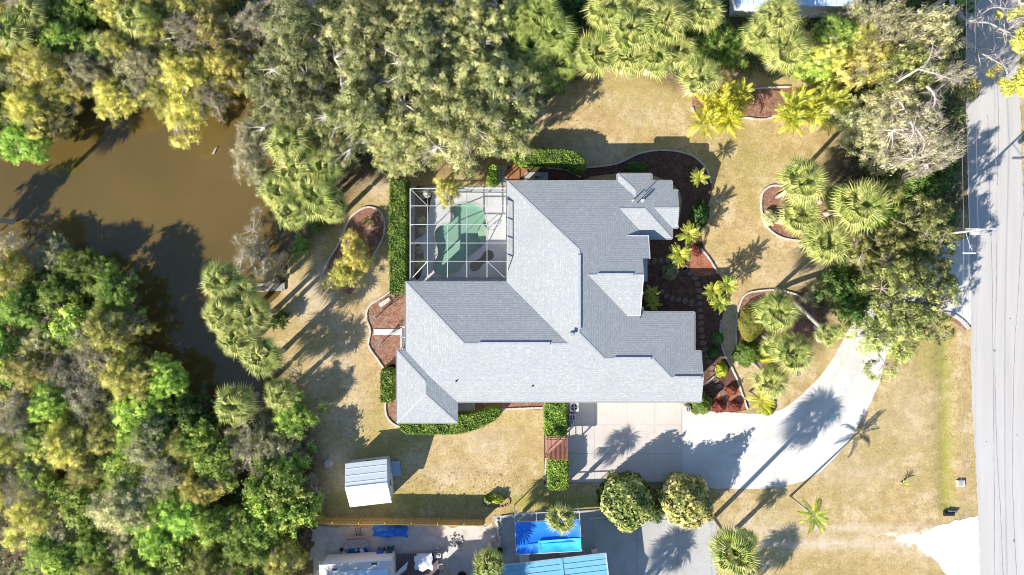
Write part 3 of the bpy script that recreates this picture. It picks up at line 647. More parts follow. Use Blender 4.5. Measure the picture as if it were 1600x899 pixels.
# ---------------------------------------------------------------- pool, deck and cage
x0, y1 = G(642, 440); x1, y0 = G(803, 292)
pool = smooth_ring([G(*p) for p in [(703,325),(722,318),(742,319),(754,328),(759,345),(761,362),(757,380),(745,392),(733,400),(725,412),(714,425),(702,431),(690,431),(679,425),(676,414),(683,402),(684,390),(680,375),(680,362),(688,353),(702,349),(709,338)]], 4)
def cw(r): return sum(r[i][0]*r[(i+1)%len(r)][1]-r[(i+1)%len(r)][0]*r[i][1] for i in range(len(r))) < 0
if cw(pool): pool = pool[::-1]
mb = MB(); k = len(pool)
# deck: sheet with the pool shape cut out
bm = bmesh.new(); o4 = [bm.verts.new((a, b, .06)) for a, b in ((x0,y1),(x1,y1),(x1,y0),(x0,y0))]; pv_ = [bm.verts.new((a, b, .06)) for a, b in pool]
es = [bm.edges.new((o4[i], o4[(i+1)%4])) for i in range(4)]+[bm.edges.new((pv_[i], pv_[(i+1)%k])) for i in range(k)]
bmesh.ops.triangle_fill(bm, edges=es, use_beauty=True)
for f in list(bm.faces):
    c = f.calc_center_median()
    if inside(np.array([c.x]), np.array([c.y]), pool)[0]: bm.faces.remove(f)
    else:
        f.normal_update()
        if f.normal.z < 0: f.normal_flip()
me = bpy.data.meshes.new('pool_deck'); bm.to_mesh(me); bm.free(); me.materials.append(M['pooldeck']); deck = S(link('pool_deck', me))
swim = empty('swimming_pool', (*G(720, 378), 0), 0, 'freeform green tiled swimming pool with rounded lobes inside the white screen cage', 'pool'); so2 = Vector(swim.location)
mb = MB()
for i in range(k):
    a, b = pool[i], pool[(i+1)%k]; mb.poly([(a[0]-so2.x,a[1]-so2.y,.055),(b[0]-so2.x,b[1]-so2.y,.055),(b[0]-so2.x,b[1]-so2.y,-1.2),(a[0]-so2.x,a[1]-so2.y,-1.2)])
mb.build('pool_wall', M['poolfloor'], swim)
rel = [(a-so2.x, b-so2.y) for a, b in pool]
sheet('pool_floor', rel, -.5, M['poolfloor'], swim); sheet('water_surface', rel, -.06, M['poolwater'], swim)
mb = MB(); wv = [Vector(p) for p in rel]
for i in range(k):
    a, b = wv[i], wv[(i+1)%k]; d = (b-a).normalized(); q = Vector((d.y, -d.x))*.14; c = wv[(i+2)%k]; d2 = (c-b).normalized(); q2 = Vector((d2.y, -d2.x))*.14
    mb.poly([(a.x,a.y,.075),(b.x,b.y,.075),(b.x+q2.x,b.y+q2.y,.075),(a.x+q.x,a.y+q.y,.075)])
mb.build('pool_coping', M['concrete'], swim)
# pale shallow shelf on the east side and steps
sh = smooth_ring([G(*p) for p in [(752,350),(761,358),(761,372),(754,384),(748,372),(747,358)]], 4); sheet('shallow_shelf', [(a-so2.x, b-so2.y) for a, b in sh], -.25, M['poolstep'], swim)
# dark kidney shaped patch by the house corner, then two mulch planting pockets
S(sheet('deck_patch', smooth_ring(gpoly([(762,391),(770,394),(771,403),(763,409),(755,413),(748,422),(738,424),(734,416),(738,409),(750,404),(756,395)]), 4), .07, M['poolpatch']))
S(sheet('deck_patch', smooth_ring(gpoly([(647,296),(674,300),(672,318),(668,340),(662,366),(653,372),(647,370)]), 4), .07, M['mulch_dark_shade']))
S(sheet('deck_patch', smooth_ring(gpoly([(649,384),(658,384),(662,398),(661,420),(656,434),(649,434)]), 4), .07, M['mulch_dark_shade']))
rail = empty('pool_handrail', (*G(768, 352), .06), 0, 'bent metal handrail on the east edge of the pool', 'handrail')
for i, dy in enumerate((0, -.5)):
    MB().tube([(-.55,dy,-.35),(-.45,dy,.75),(-.3,dy,.85),(-.05,dy,.8),(.12,dy,.55),(.15,dy,0)], .028, 6).build('rail', M['alu'], rail)
lt = empty('outdoor_umbrella', (*P(667, 302, 2.3)[:2], .06), 0, 'closed grey parasol top on a white pole in the cage corner under the oak', 'parasol')
MB().tube([(0,0,0),(0,0,2.2)], .03, 6).build('pole', M['alu'], lt); MB().lathe((0,0,2.0), [(.42,0),(.32,.12),(.1,.3),(.02,.36)], 8).build('canopy', M['steelgrey'], lt)
# cage: eave height, flat middle, sloping rim
cage = empty('pool_screen_cage', (*G(718, 370), 0), 0, 'white aluminium screen cage with gridded mansard roof standing over the pool', 'screen cage'); CO = Vector(cage.location)
hw, ht = 2.9, 4.0
def cp(px, py, h): return Vector(P(px, py, h))-CO
XS = [641, 668, 699, 729.5, 761, 793]; YS = [295, 322, 351, 380, 408.5, 438]
def node(i, j):
    edge = i in (0,) or j in (0, 5)
    return cp(XS[i], YS[j], hw if edge else ht)
if True:
    def beam(a, b, w=.042, h=.09, name='roof_beam'): return MB().bar(a, b, w, h).build(name, M['alu'], cage)
    for i in range(1, 6):
        for j in range(5):
            if i == 5 and j in (0, 4): continue
            beam(node(i, j), node(i, j+1))
    for j in range(1, 5):
        for i in range(5): beam(node(i, j), node(i+1, j))
    for i in range(5): beam(node(i, 0), node(i+1, 0), .08, .12, 'eave_beam'); beam(node(i, 5), node(i+1, 5), .08, .12, 'eave_beam')
    for j in range(5): beam(node(0, j), node(0, j+1), .08, .12, 'eave_beam')
    beam(node(5,0), node(5,1)); beam(node(5,4), node(5,5))
    for a, b in (((0,0),(1,1)),((0,5),(1,4)),((5,5),(4,4))): beam(node(*a), node(*b))
    base = lambda v: Vector((v.x, v.y, .06))
    for i in range(6): beam(node(i,0), base(node(i,0)), .06, .06, 'post')
    for j in range(1, 6): beam(node(0,j), base(node(0,j)), .06, .06, 'post')
    for z in (1.0, .12):
        for i in range(5):
            a = node(i,0); b = node(i+1,0); a.z = b.z = z; beam(a, b, .05, .07, 'wall_rail')
            a = node(0,i); b = node(0,i+1); a.z = b.z = z; beam(a, b, .05, .07, 'wall_rail')
    for i in range(5):
        for j in range(5): MB().poly([node(i,j), node(i,j+1), node(i+1,j+1), node(i+1,j)]).build('screen_panel', M['screen'], cage)
        for A, B in ((node(i,0), node(i+1,0)), (node(0,i), node(0,i+1))): MB().poly([A, B, base(B), base(A)]).build('screen_panel', M['screen'], cage)
# ---------------------------------------------------------------- foliage
def leaf_mesh(name, pos, nrm, size, mat, rng, elong=1.7, tint=None, curl=.25, mesh_extra=None):
    """a small folded leaf-shaped quad at every position, facing roughly along nrm"""
    n = len(pos); r = rng.normal(size=(n, 3)); nrm = nrm/np.linalg.norm(nrm, axis=1, keepdims=True)
    t = r-(r*nrm).sum(1, keepdims=True)*nrm; t /= np.linalg.norm(t, axis=1, keepdims=True); b = np.cross(nrm, t)
    s = (size*rng.uniform(.6, 1.35, n))[:, None]
    v = np.stack([pos-t*s*elong/2, pos+b*s/2+nrm*s*curl*.5, pos+t*s*elong/2, pos-b*s/2+nrm*s*curl*.5], 1).reshape(-1, 3)
    me = bpy.data.meshes.new(name); me.vertices.add(4*n); me.vertices.foreach_set('co', v.ravel())
    me.loops.add(4*n); me.loops.foreach_set('vertex_index', np.arange(4*n)); me.polygons.add(n); me.polygons.foreach_set('loop_start', np.arange(0, 4*n, 4)); me.update(calc_edges=True)
    at = me.attributes.new('tint', 'FLOAT', 'FACE'); at.data.foreach_set('value', (tint if tint is not None else rng.random(n)).astype(np.float32))
    me.materials.append(mat); return me
def crown_tree(kind, seed, Rr=3.0, H=5.0, n=13000, size=.13, clump=.62, density=1.0, twigs=.0, gap=.0, bark='bark', leaf=None, flat=.34, droop=0, leafy=1.0, trunk0=.14):
    """returns meshes (trunk, branches, crown). Clumps of leaves sit at limb ends through the volume of an uneven crown."""
    rng = np.random.default_rng(seed); rr = random.Random(seed)
    lob = [(rr.uniform(.10,.27), k, rr.uniform(0, 6.28)) for k in (2, 3, 5, 7)]
    out = lambda a: 1+sum(c*math.sin(k*a+p) for c, k, p in lob)
    N = int((Rr/clump)**2*2.1*density); C = []; tries = 0
    while len(C) < N and tries < N*30:
        tries += 1; a = rr.uniform(0, 6.283); q = math.sqrt(rr.random()); rad = q*out(a)*Rr*.9
        top = H-(q**2)*H*flat; z = top-abs(rr.gauss(0, .16))*H if rr.random() < .7 else rr.uniform(H*.35, top)
        c = (rad*math.cos(a), rad*math.sin(a), max(z, .5)); cr = clump*rr.uniform(.6, 1.35)
        if all((c[0]-d[0])**2+(c[1]-d[1])**2+(c[2]-d[2])**2 > (.8*cr)**2 for d, _ in C): C.append((c, cr))
    # limbs
    tb = MB(); br = MB(); th = H*rr.uniform(.22,.34); lean = (rr.gauss(0,.15), rr.gauss(0,.15))
    tb.tube([(0,0,-.5),(lean[0]*.3,lean[1]*.3,th*.5),(lean[0],lean[1],th)], [trunk0*Rr/3*1.25, trunk0*Rr/3, trunk0*Rr/3*.85], 7)
    nl = 6 if Rr < 4 else 9; limbs = []
    for i in range(nl):
        a = 6.283*i/nl+rr.gauss(0,.3); L = Rr*.55*out(a); mid = Vector((lean[0]+L*.5*math.cos(a), lean[1]+L*.5*math.sin(a), th+(H-th)*.4)); end = Vector((lean[0]+L*math.cos(a+.2), lean[1]+L*math.sin(a+.2), th+(H-th)*.66))
        r0 = trunk0*Rr/3*.55; br.tube([(lean[0],lean[1],th-.1), mid+Vector((rr.gauss(0,.15),rr.gauss(0,.15),0)), end], [r0, r0*.7, r0*.4], 5); limbs += [mid, end]
    P_ = []; Nn = []; Tt = []
    per = max(8, int(n/len(C)))
    for c, cr in C:
        cv = Vector(c); s = min(limbs, key=lambda l: (l-cv).length); m = s.lerp(cv, .5)+Vector((rr.gauss(0,.12), rr.gauss(0,.12), .05))
        br.tube([s, m, cv], [.035*Rr/3+.01, .025, .012], 4, cap=False)
        for k in range(int(round(twigs*7))):
            d = Vector((rr.gauss(0,1), rr.gauss(0,1), rr.gauss(.45,.7))).normalized()*cr*rr.uniform(.7, 1.5)
            kk = cv+d*.5+Vector((rr.gauss(0,.07),)*3); e_ = cv+d; br.tube([cv, kk, e_], [.014,.010,.005], 3, cap=False)
            for _ in range(2):
                d2 = (d.normalized()+Vector((rr.gauss(0,.6), rr.gauss(0,.6), rr.gauss(.1,.5)))).normalized()*cr*rr.uniform(.3,.7); br.tube([kk, kk+d2], [.009,.004], 3, cap=False)
        if rr.random() > leafy: continue
        m = int(per*(cr/clump)**2*rr.uniform(.7,1.2)); d = rng.normal(size=(m, 3)); d /= np.linalg.norm(d, axis=1, keepdims=True)
        # irregular: sprays inside the clump
        ns = 10; sp = rng.normal(size=(ns, 3)); sp /= np.linalg.norm(sp, axis=1, keepdims=True); wh = rng.integers(0, ns, m)
        rad = cr*(.4+1.15*rng.random(m)); d = d*.34+sp[wh]*.92; d[:, 2] = d[:, 2]*.75+.12
        p = np.array(c)+d*rad[:, None]*np.array([1.1,1.1,.8]); p[:, 2] -= droop*rad**2
        P_.append(p); Nn.append(d*.6+sp[wh]*.5+rng.normal(0,.3,(m,3))+np.array([0,0,.45])); Tt.append(np.clip(rr.gauss(.5,.2)+rng.normal(0,.16,m)+rng.normal(0,.2,ns)[wh], 0, 1))
    P_ = np.concatenate(P_); Nn = np.concatenate(Nn); Tt = np.concatenate(Tt)
    lm = leaf_mesh('crown', P_, Nn, size, M[leaf or kind], rng, tint=Tt)
    return tb.mesh('trunk', M[bark], True), br.mesh('branches', M[bark], True), lm
KINDS = {}
def kinds(name, specs): KINDS[name] = [crown_tree(**s) for s in specs]
kinds('willow', [dict(kind='willow', seed=i, Rr=3, H=4.6, n=34000, size=.072, clump=.40, twigs=.7, bark='twig', droop=.2) for i in (11,12,13,14)])
kinds('oak', [dict(kind='oak', seed=i, Rr=5.2, H=8.4, n=105000, size=.084, clump=.46, twigs=.35, bark='palebark', flat=.35, trunk0=.17, leafy=.93) for i in (21,22,23)])
kinds('bright', [dict(kind='bright', seed=i, Rr=3, H=5.2, n=29000, size=.096, clump=.42, twigs=.3) for i in (31,32,33,34)])
kinds('bigleaf', [dict(kind='bush_y', seed=i, Rr=3, H=4.8, n=10000, size=.18, clump=.55, leaf='bright') for i in (36,37)])
kinds('dark', [dict(kind='dark', seed=i, Rr=3, H=3.8, n=10000, size=.15, clump=.6) for i in (41,42,43)])
kinds('bare', [dict(kind='olive', seed=i, Rr=3, H=4.6, n=7500, size=.075, clump=.42, twigs=1.6, bark='twig', density=1.15) for i in (51,52,53)])
kinds('olive', [dict(kind='olive', seed=i, Rr=3, H=5.0, n=26000, size=.076, clump=.42, twigs=.8, bark='palebark') for i in (56,57,58)])
kinds('thin_oak', [dict(kind='oak', seed=i, Rr=4.4, H=6.6, n=24000, size=.098, clump=.40, twigs=.35, bark='bark', density=.55, flat=.3, leaf='thin') for i in (61,62)])
TN = {'willow':'willow_tree','oak':'oak_tree','bright':'broadleaf_tree','bigleaf':'broadleaf_tree','dark':'understorey_tree','bare':'bare_tree','olive':'scrub_tree','thin_oak':'oak_tree'}
TR = {'oak': (5.2, 8.4), 'thin_oak': (4.4, 6.6), 'bright': (3,5.2), 'bigleaf': (3,4.8), 'dark': (3,3.8), 'willow': (3,4.6), 'bare': (3,4.6), 'olive': (3,5.0)}
tcount = random.Random(77)
def tree(kind, px, py, rpx, h, label, group=None, z=0, var=None):
    """crown centre px, py and radius rpx as they show in the photograph, top at h metres"""
    v = KINDS[kind][var if var is not None else tcount.randrange(len(KINDS[kind]))]; R0, H0 = TR[kind]
    x, y, _ = P(px, py, h*.72); s = rpx*PX*(CAMH-h*.7)/CAMH/R0; sz = h/H0
    o = empty(TN[kind], (x, y, z), tcount.uniform(0, 6.28), label, 'tree', group)
    for nm, me in zip(('trunk', 'branches', 'crown'), v): link(nm, me, o, sc=(s, s, sz))
    return o
def poisson(poly, dist, seed, jitter=0, maxn=999):
    rr = random.Random(seed); xs = [p[0] for p in poly]; ys = [p[1] for p in poly]; out = []
    for _ in range(4000):
        x = rr.uniform(min(xs), max(xs)); y = rr.uniform(min(ys), max(ys))
        if not inside(np.array([x]), np.array([y]), poly)[0]: continue
        if all((x-a)**2+(y-b)**2 > dist*dist for a, b in out): out.append((x, y))
        if len(out) >= maxn: break
    return out
# ---- palms
def fan_mesh(name, mat, seed, n=19, L=1.0, pet=.75):
    rr = random.Random(seed); v = []; f = []; t = []
    def q(a, b, c, d, tt): k = len(v); v.extend([a, b, c, d]); f.append((k, k+1, k+2, k+3)); t.append(tt)
    def tri(a, b, c, tt): k = len(v); v.extend([a, b, c]); f.append((k, k+1, k+2)); t.append(tt)
    w = .03; q((0,-w,0),(pet,-w*.7,.05),(pet,w*.7,.05),(0,w,0), .0)
    for i in range(n):
        a = (i/(n-1)-.5)*R(215); l = L*(1-.25*abs(a)/R(107))*rr.uniform(.86,1.05); bx = pet+.12*math.cos(a)
        c, s = math.cos(a), math.sin(a); ww = .042; arch = -.16*abs(s)
        d0 = Vector((pet, 0, .05)); m = Vector((pet+l*.55*c, l*.55*s, .05+.04+arch*.4)); e = Vector((pet+l*c*rr.uniform(.93,1), l*s, -.14-.34*rr.random()+arch)); pr = Vector((-s, c, 0))
        fold = Vector((0,0,.035))
        tri(d0, m-pr*ww, m+fold, .15); tri(d0, m+fold, m+pr*ww, .0); t1 = .3+.7*rr.random(); tri(m-pr*ww, e, m+fold, t1); tri(m+fold, e, m+pr*ww, t1*.6)
    me = bpy.data.meshes.new(name); me.from_pydata([tuple(p) for p in v], [], f); me.update()
    at = me.attributes.new('tint', 'FLOAT', 'FACE'); at.data.foreach_set('value', t); me.materials.append(mat); return me
FAN = {k: [fan_mesh('frond', M[m], s+i) for i in range(3)] for k, m, s in (('g','fr_green',1),('p','fr_pale',11),('d','fr_dead',21),('l','fr_lime',31))}
def pinnate_mesh(name, mat, seed, n=15, L=2.0, lf=.5, arch=.5):
    rr = random.Random(seed); v = []; f = []; t = []
    def tri(a, b, c, tt): k = len(v); v.extend([tuple(a), tuple(b), tuple(c)]); f.append((k, k+1, k+2)); t.append(tt)
    def rp(u): return Vector((L*u*(1-.12*u*u), 0, arch*(.55*u-1.35*u*u*u*.8)))
    for i in range(8):
        a, b = rp(i/8), rp((i+1)/8); w = .03*(1-i/9); tri(a+Vector((0,-w,0)), b, a+Vector((0,w,0)), 0)
    for i in range(n):
        u = .16+.82*i/(n-1); p = rp(u); l = lf*math.sin(math.pi*min(1, .25+u*.75))**.6*rr.uniform(.85,1.1)
        for sd in (-1, 1):
            an = R(52-22*u); e = p+Vector((l*math.cos(an), sd*l*math.sin(an), -.18*l-.1*rr.random())); m = p.lerp(e, .4)+Vector((0,0,.03)); w = .06; al = Vector((1,0,0))*w
            tri(p, m+al, e, .3+.7*rr.random()); tri(p, m-al, e, .3+.7*rr.random())
    me = bpy.data.meshes.new(name); me.from_pydata(v, [], f); me.update()
    at = me.attributes.new('tint', 'FLOAT', 'FACE'); at.data.foreach_set('value', t); me.materials.append(mat); return me
PIN = {k: [pinnate_mesh('frond', M[m], s+i) for i in range(2)] for k, m, s in (('g','pin_green',1),('y','pin_yellow',11),('l','pin_lime',21))}
TRUNK = []
for s in range(3):
    rr = random.Random(s); pts = []; rad = []; bx, by = rr.uniform(-.05,.05), rr.uniform(-.05,.05)
    for i in range(15): u = i/14; pts.append((bx*math.sin(u*3), by*math.sin(u*3), u)); rad.append(.23*(1.15-.3*u)*(1 if i % 2 else .93)+(.05 if i == 0 else 0))
    TRUNK.append(MB().tube(pts, rad, 9).mesh('trunk', M['palmbark'], True))
pc = random.Random(5)
def sabal(px, py, rpx, h, label, group=None, n=32, mix='ggpp', lean=None, dead=3, z=0, e0=74, e1=-26):
    """fan palm whose crown centre shows at px, py; lean = (px, py) of the foot as it shows, if it leans"""
    cx, cy, _ = P(px, py, h); fx, fy = (cx, cy) if lean is None else G(*lean)
    o = empty('fan_palm', (fx, fy, z), 0, label, 'palm tree', group); s = rpx*PX*(CAMH-h)/CAMH/1.62; dx, dy = cx-fx, cy-fy
    ts = TRUNK[pc.randrange(3)]
    if h > .5:
        if math.hypot(dx, dy) < .3: link('trunk', ts, o, sc=(1,1,h))
        else:
            pts = [(dx*u+dx*.0, dy*u, (h)*(u**.8)) for u in [i/10 for i in range(11)]]; pts[0] = (0,0,-.1)
            MB().tube(pts, [.22-.05*i/10 for i in range(11)], 9).build('trunk', M['palmbark'], o, True)
    n = int(n*.95)
    for i in range(n):
        u = (i+.5)/n; el = R(e0-(e0-e1)*u**1.05+pc.gauss(0,9 if n > 14 else 3)); az = i*2.39996+pc.gauss(0,.12)
        if i >= n-dead: k = 'd'; el = R(-42+pc.gauss(0,8))
        else: k = mix[pc.randrange(len(mix))]
        ss = s*(.72+.33*min(1, u*2.2))*pc.uniform(.9,1.08)
        link('frond', FAN[k][pc.randrange(3)], o, (dx, dy, h), (pc.gauss(0,.4), -el, az), (ss, ss, ss))
    return o
def feather(name, px, py, rpx, h, label, kind='y', n=16, group=None, stems=1, spread=.0, cat='palm tree', elmin=-15, elmax=75, lean=None, z=0):
    cx, cy, _ = P(px, py, h); fx, fy = (cx, cy) if lean is None else G(*lean); dx, dy = cx-fx, cy-fy
    o = empty(name, (fx, fy, z), 0, label, cat, group); s = rpx*PX*(CAMH-h)/CAMH/1.95
    for st in range(stems):
        a = pc.uniform(0, 6.28); q = spread*math.sqrt((st+.3)/stems) if stems > 1 else 0; ox, oy = dx+q*math.cos(a), dy+q*math.sin(a); hh = h*pc.uniform(.8,1) if stems > 1 else h
        if hh > .3: MB().tube([(ox*.25,oy*.25,0),(ox*.7,oy*.7,hh*.5),(ox,oy,hh)], [.12,.09,.07] if stems == 1 else [.05,.045,.04], 7).build('trunk', M['palmbark'], o, True)
        m = n if stems == 1 else max(6, n//stems)
        for i in range(m):
            u = (i+.5)/m; el = R(elmax-(elmax-elmin)*u+pc.gauss(0,6)); az = i*2.39996+st+pc.gauss(0,.15); ss = s*pc.uniform(.8,1.08)*(1 if stems == 1 else .62)
            k = kind[pc.randrange(len(kind))]
            link('frond', PIN[k][pc.randrange(2)], o, (ox, oy, hh), (pc.gauss(0,.2), -el, az), (ss, ss, ss))
    return o
# ---- hedges and shrubs
def leaf_box(name, ring, z1, mat, label, cat, size=.10, n=9000, seed=1, group=None, core='hedgecore', topz=None, rnd=.12, dens=None):
    """clipped hedge: ring of (x, y) ground points, leaves over its top and sides, dark twiggy mass within"""
    rng = np.random.default_rng(seed); r = np.array(ring); c = r.mean(0); o = empty(name, (c[0], c[1], 0), 0, label, cat, group)
    rl = r-c; k = len(rl); xs, ys = rl[:,0], rl[:,1]; ar = .5*abs(np.sum(xs*np.roll(ys,-1)-np.roll(xs,-1)*ys)); per = np.sum(np.linalg.norm(rl-np.roll(rl,-1,0), axis=1))
    if dens: n = int(dens*(ar+per*z1))
    nt_ = int(n*ar/(ar+per*z1)); P_ = []; N_ = []
    pts = []
    while sum(len(p) for p in pts) < nt_:
        q = np.stack([rng.uniform(xs.min(), xs.max(), nt_), rng.uniform(ys.min(), ys.max(), nt_)], 1); pts.append(q[inside(q[:,0], q[:,1], [tuple(p) for p in rl])])
    q = np.concatenate(pts)[:nt_]; lump = .07*np.sin(q[:,0]*3.1+seed)*np.sin(q[:,1]*2.7)+.05*np.sin(q[:,0]*7.3+1)*np.cos(q[:,1]*6.1)
    P_.append(np.column_stack([q, z1+lump+rng.normal(0, .05, len(q))-rng.random(len(q))*rnd])); N_.append(np.column_stack([rng.normal(0,.5,(len(q),2)), np.full(len(q), .9)]))
    ns = n-nt_; e = rng.integers(0, k, ns); L = np.linalg.norm(rl-np.roll(rl,-1,0), axis=1); e = rng.choice(k, ns, p=L/L.sum()); t = rng.random(ns)[:,None]
    a, b = rl[e], np.roll(rl,-1,0)[e]; d = b-a; nr = np.column_stack([d[:,1], -d[:,0]])/np.maximum(np.linalg.norm(d,axis=1,keepdims=True),1e-6); sgn = np.sign(np.sum(xs*np.roll(ys,-1)-np.roll(xs,-1)*ys)); nr *= sgn
    z = rng.random(ns)*z1; p = a+d*t+nr*(rng.normal(0,.07,(ns,1))+.03*np.sin(z*5)[:,None]); P_.append(np.column_stack([p, z])); N_.append(np.column_stack([nr+rng.normal(0,.4,(ns,2)), rng.normal(.35,.4,ns)]))
    P_ = np.concatenate(P_); tt = np.clip(.5+.25*np.sin(P_[:,0]*2.3+seed)*np.sin(P_[:,1]*3.1)+rng.normal(0,.22,len(P_)), 0, 1)
    link('foliage', leaf_mesh('foliage', P_, np.concatenate(N_), size, mat, rng, tint=tt), o)
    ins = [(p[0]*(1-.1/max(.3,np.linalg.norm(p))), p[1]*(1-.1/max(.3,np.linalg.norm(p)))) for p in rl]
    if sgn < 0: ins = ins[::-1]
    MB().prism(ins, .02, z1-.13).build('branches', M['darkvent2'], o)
    return o
def shrub(name, px, py, rpx, h, mat, label, cat='shrub', size=.1, n=2500, seed=1, group=None, squash=1.0, lump=.12, z=0, zlow=.05):
    rng = np.random.default_rng(seed); rr = random.Random(seed); x, y, _ = P(px, py, h*.6); r = rpx*PX*(CAMH-h*.6)/CAMH; o = empty(name, (x, y, z), 0, label, cat, group)
    d = rng.normal(size=(n, 3)); d /= np.linalg.norm(d, axis=1, keepdims=True); d[:,2] = np.abs(d[:,2])*1.15-.15*rng.random(n)
    ph = rng.random(6)*6.28; l = 1+lump*(np.sin(d[:,0]*5+ph[0])*np.sin(d[:,1]*5+ph[1])+.7*np.sin(d[:,2]*7+ph[2])+.6*np.sin(d[:,0]*11+ph[3])*np.cos(d[:,1]*10+ph[4])); rad = l*(1-.3*rng.random(n)**2)
    p = d*rad[:,None]*np.array([r, r*squash, h]); p[:,2] = np.maximum(p[:,2]*.95, zlow)
    tt = np.clip(.42+(l-1)*.8+rng.normal(0,.3 if size > .15 else .2,n), 0, 1)
    link('foliage', leaf_mesh('foliage', p, d*1.0+rng.normal(0,.35,(n,3))+np.array([0,0,.3]), size, mat, rng, tint=tt), o)
    mb = MB()
    for i in range(9):
        a = rr.uniform(0,6.28); q = r*rr.uniform(.3,.75); mb.tube([(0,0,-.05),(q*.4*math.cos(a),q*.4*math.sin(a),h*.4),(q*math.cos(a),q*math.sin(a),h*.75)], [.03,.02,.01], 4)
    mb.build('branches', M['bark'], o)
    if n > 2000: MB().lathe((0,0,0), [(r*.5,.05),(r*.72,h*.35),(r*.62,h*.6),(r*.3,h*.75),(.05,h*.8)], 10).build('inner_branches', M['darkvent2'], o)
    return o
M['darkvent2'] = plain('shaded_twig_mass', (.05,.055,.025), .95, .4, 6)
# ---------------------------------------------------------------- what grows where
ORD = ['first','second','third','fourth','fifth','sixth','seventh','eighth','ninth','tenth','eleventh','twelfth','thirteenth','fourteenth','fifteenth','sixteenth','seventeenth','eighteenth']
def grove(kindmix, poly, dist, seed, h, rk, label, group, z=0):
    rr = random.Random(seed*3+1); todo = [(px, py, rr.choice(kindmix), dist*rk*rr.uniform(.85,1.2), rr.uniform(*h)) for px, py in poisson(poly, dist, seed)]
    for px, py, k, r, hh in todo:
        same = sorted(t[0] for t in todo if TN[t[2]] == TN[k] and label[t[2]] == label[k]); i = same.index(px)
        lab = label[k]+('' if len(same) == 1 else ', '+(ORD[i]+' from the left' if i <= len(same)//2 else ORD[len(same)-1-i]+' from the right'))
        tree(k, px, py, r, hh, lab, group+' ('+TN[k].replace('_',' ')+'s)' if isinstance(label, dict) else group, z)
LB = lambda place, **kw: {**{'willow': f'yellow-green feathery willow {place}', 'bright': f'bright green leafy tree {place}', 'bigleaf': f'large-leaved light green tree {place}', 'dark': f'dark green low tree {place}', 'bare': f'grey leafless twiggy tree {place}', 'olive': f'olive-grey fine-leaved tree {place}', 'oak': f'broad grey-green oak {place}', 'thin_oak': f'open-crowned oak {place}'}, **kw}
# north-west thicket above the pond
grove(['willow','willow','olive','olive','bright','bare'], [(-40,-30),(330,-30),(340,60),(300,110),(180,150),(110,130),(60,170),(-40,170)], 48, 101, (4.2,5.6), .80, LB('in the thicket north of the pond'), 'thicket north of the pond')
grove(['willow','willow','bright'], [(-30,60),(60,60),(100,120),(80,190),(20,225),(-30,215)], 42, 102, (3.4,4.4), .8, LB('on the north-west shore beside the left edge'), 'trees on the north-west shore')
for px, py, r, h, k, l in ((75,185,36,3.6,'willow','yellow-green willow bulging over the dark shade on the pond near the left edge'),(115,120,30,4,'bare','grey dead-looking twiggy tree behind the north-west shore willows'),(178,140,36,3.6,'willow','low willow with grey twigs drooping to the pond north bank'),(215,105,34,4.6,'bare','pale grey bare-twigged tree in the middle of the north bank'),(290,165,46,4,'willow','widest yellow-green willow hanging furthest into the pond from the north'),(255,150,34,3.8,'willow','yellow-green willow left of the widest one at the pond north edge'),(325,150,36,4,'bare','grey-brown half-bare willow by the narrow inlet of the pond'),(345,100,40,4.6,'willow','pale willow with tan twigs along the inlet'),(330,45,42,5.2,'willow','bright yellow willow crown near the top edge left of the inlet'),(395,35,40,4.5,'bare','purple-brown leafless tree at the top of the inlet'),(375,75,32,3.6,'bare','purple-grey leafless tree leaning over the inlet')):
    tree(k, px, py, r, h, l)
for px, py, r, h, l in ((18,50,34,5,'dark spiky palm crown in the north-west corner'),(212,30,30,5,'green spiky palm crown in the thicket near the top edge'),(152,72,24,4,'small palm crown among willows in the north-west thicket'),(45,20,28,5,'second palm crown from the north-west corner')): sabal(px, py, r, h, l, n=24)
# south-west wood
SWL = LB('in the wood south-west of the pond')
grove(['bright','bright','willow','willow','olive','bare','bigleaf'], [(-40,440),(60,440),(115,480),(165,550),(215,612),(260,680),(280,760),(210,860),(140,940),(-40,760)], 50, 103, (3.2,4.6), .80, SWL, 'wood south-west of the pond')
grove(['bright','willow','bigleaf','bright'], [(200,650),(300,680),(340,720),(330,780),(430,800),(450,930),(200,940),(210,860),(290,760)], 48, 105, (3.8,5.0), .80, LB('in the wood near the fence corner'), 'wood near the fence corner')
for px, py, r, h, k, l in ((20,392,34,1.8,'bare','tan leafless brush on the west shore below the left edge of the pond'),(75,400,32,2.2,'olive','grey-green bush tree leading the wood into the pond'),(120,424,36,3,'bright','green tree with a pale dead branch at the north tip of the south-west wood'),(175,455,38,4.2,'bright','green tree overhanging the shaded pond, second from the wood tip'),(192,505,28,3.6,'bare','thin dark bare tree reaching over the shaded pond'),(165,520,44,5.2,'willow','yellow-green tree in the middle of the wood edge'),(222,588,34,4.4,'willow','yellow-green tree just south of the bare tree over the pond'),(258,594,34,4.2,'bright','rounded dark green tree at the eastern tip of the wood by the deep shade'),(300,650,34,4,'dark','dark green tree under the single fan palm'),(300,690,40,4.6,'bright','green tree west of the brown gap of bare ground'),(235,700,46,5.2,'olive','dusty grey-green tree in the middle of the lower wood'),(185,790,52,5.6,'olive','large dusty olive tree with grey twig patch near the bottom left'),(255,745,42,5,'bare','large grey leafless tree in the middle of the lower left wood'),(30,760,40,4,'bare','grey twig tree above the bare earth at the left edge'),(20,660,36,4.6,'bare','tan twiggy tree on the left edge halfway down the wood'),(70,860,36,4,'bright','yellow-green tree beside the bare earth in the bottom left corner'),(100,700,44,5,'willow','yellow-green tree above the bare earth of the bottom left corner')):
    tree(k, px, py, r, h, l)
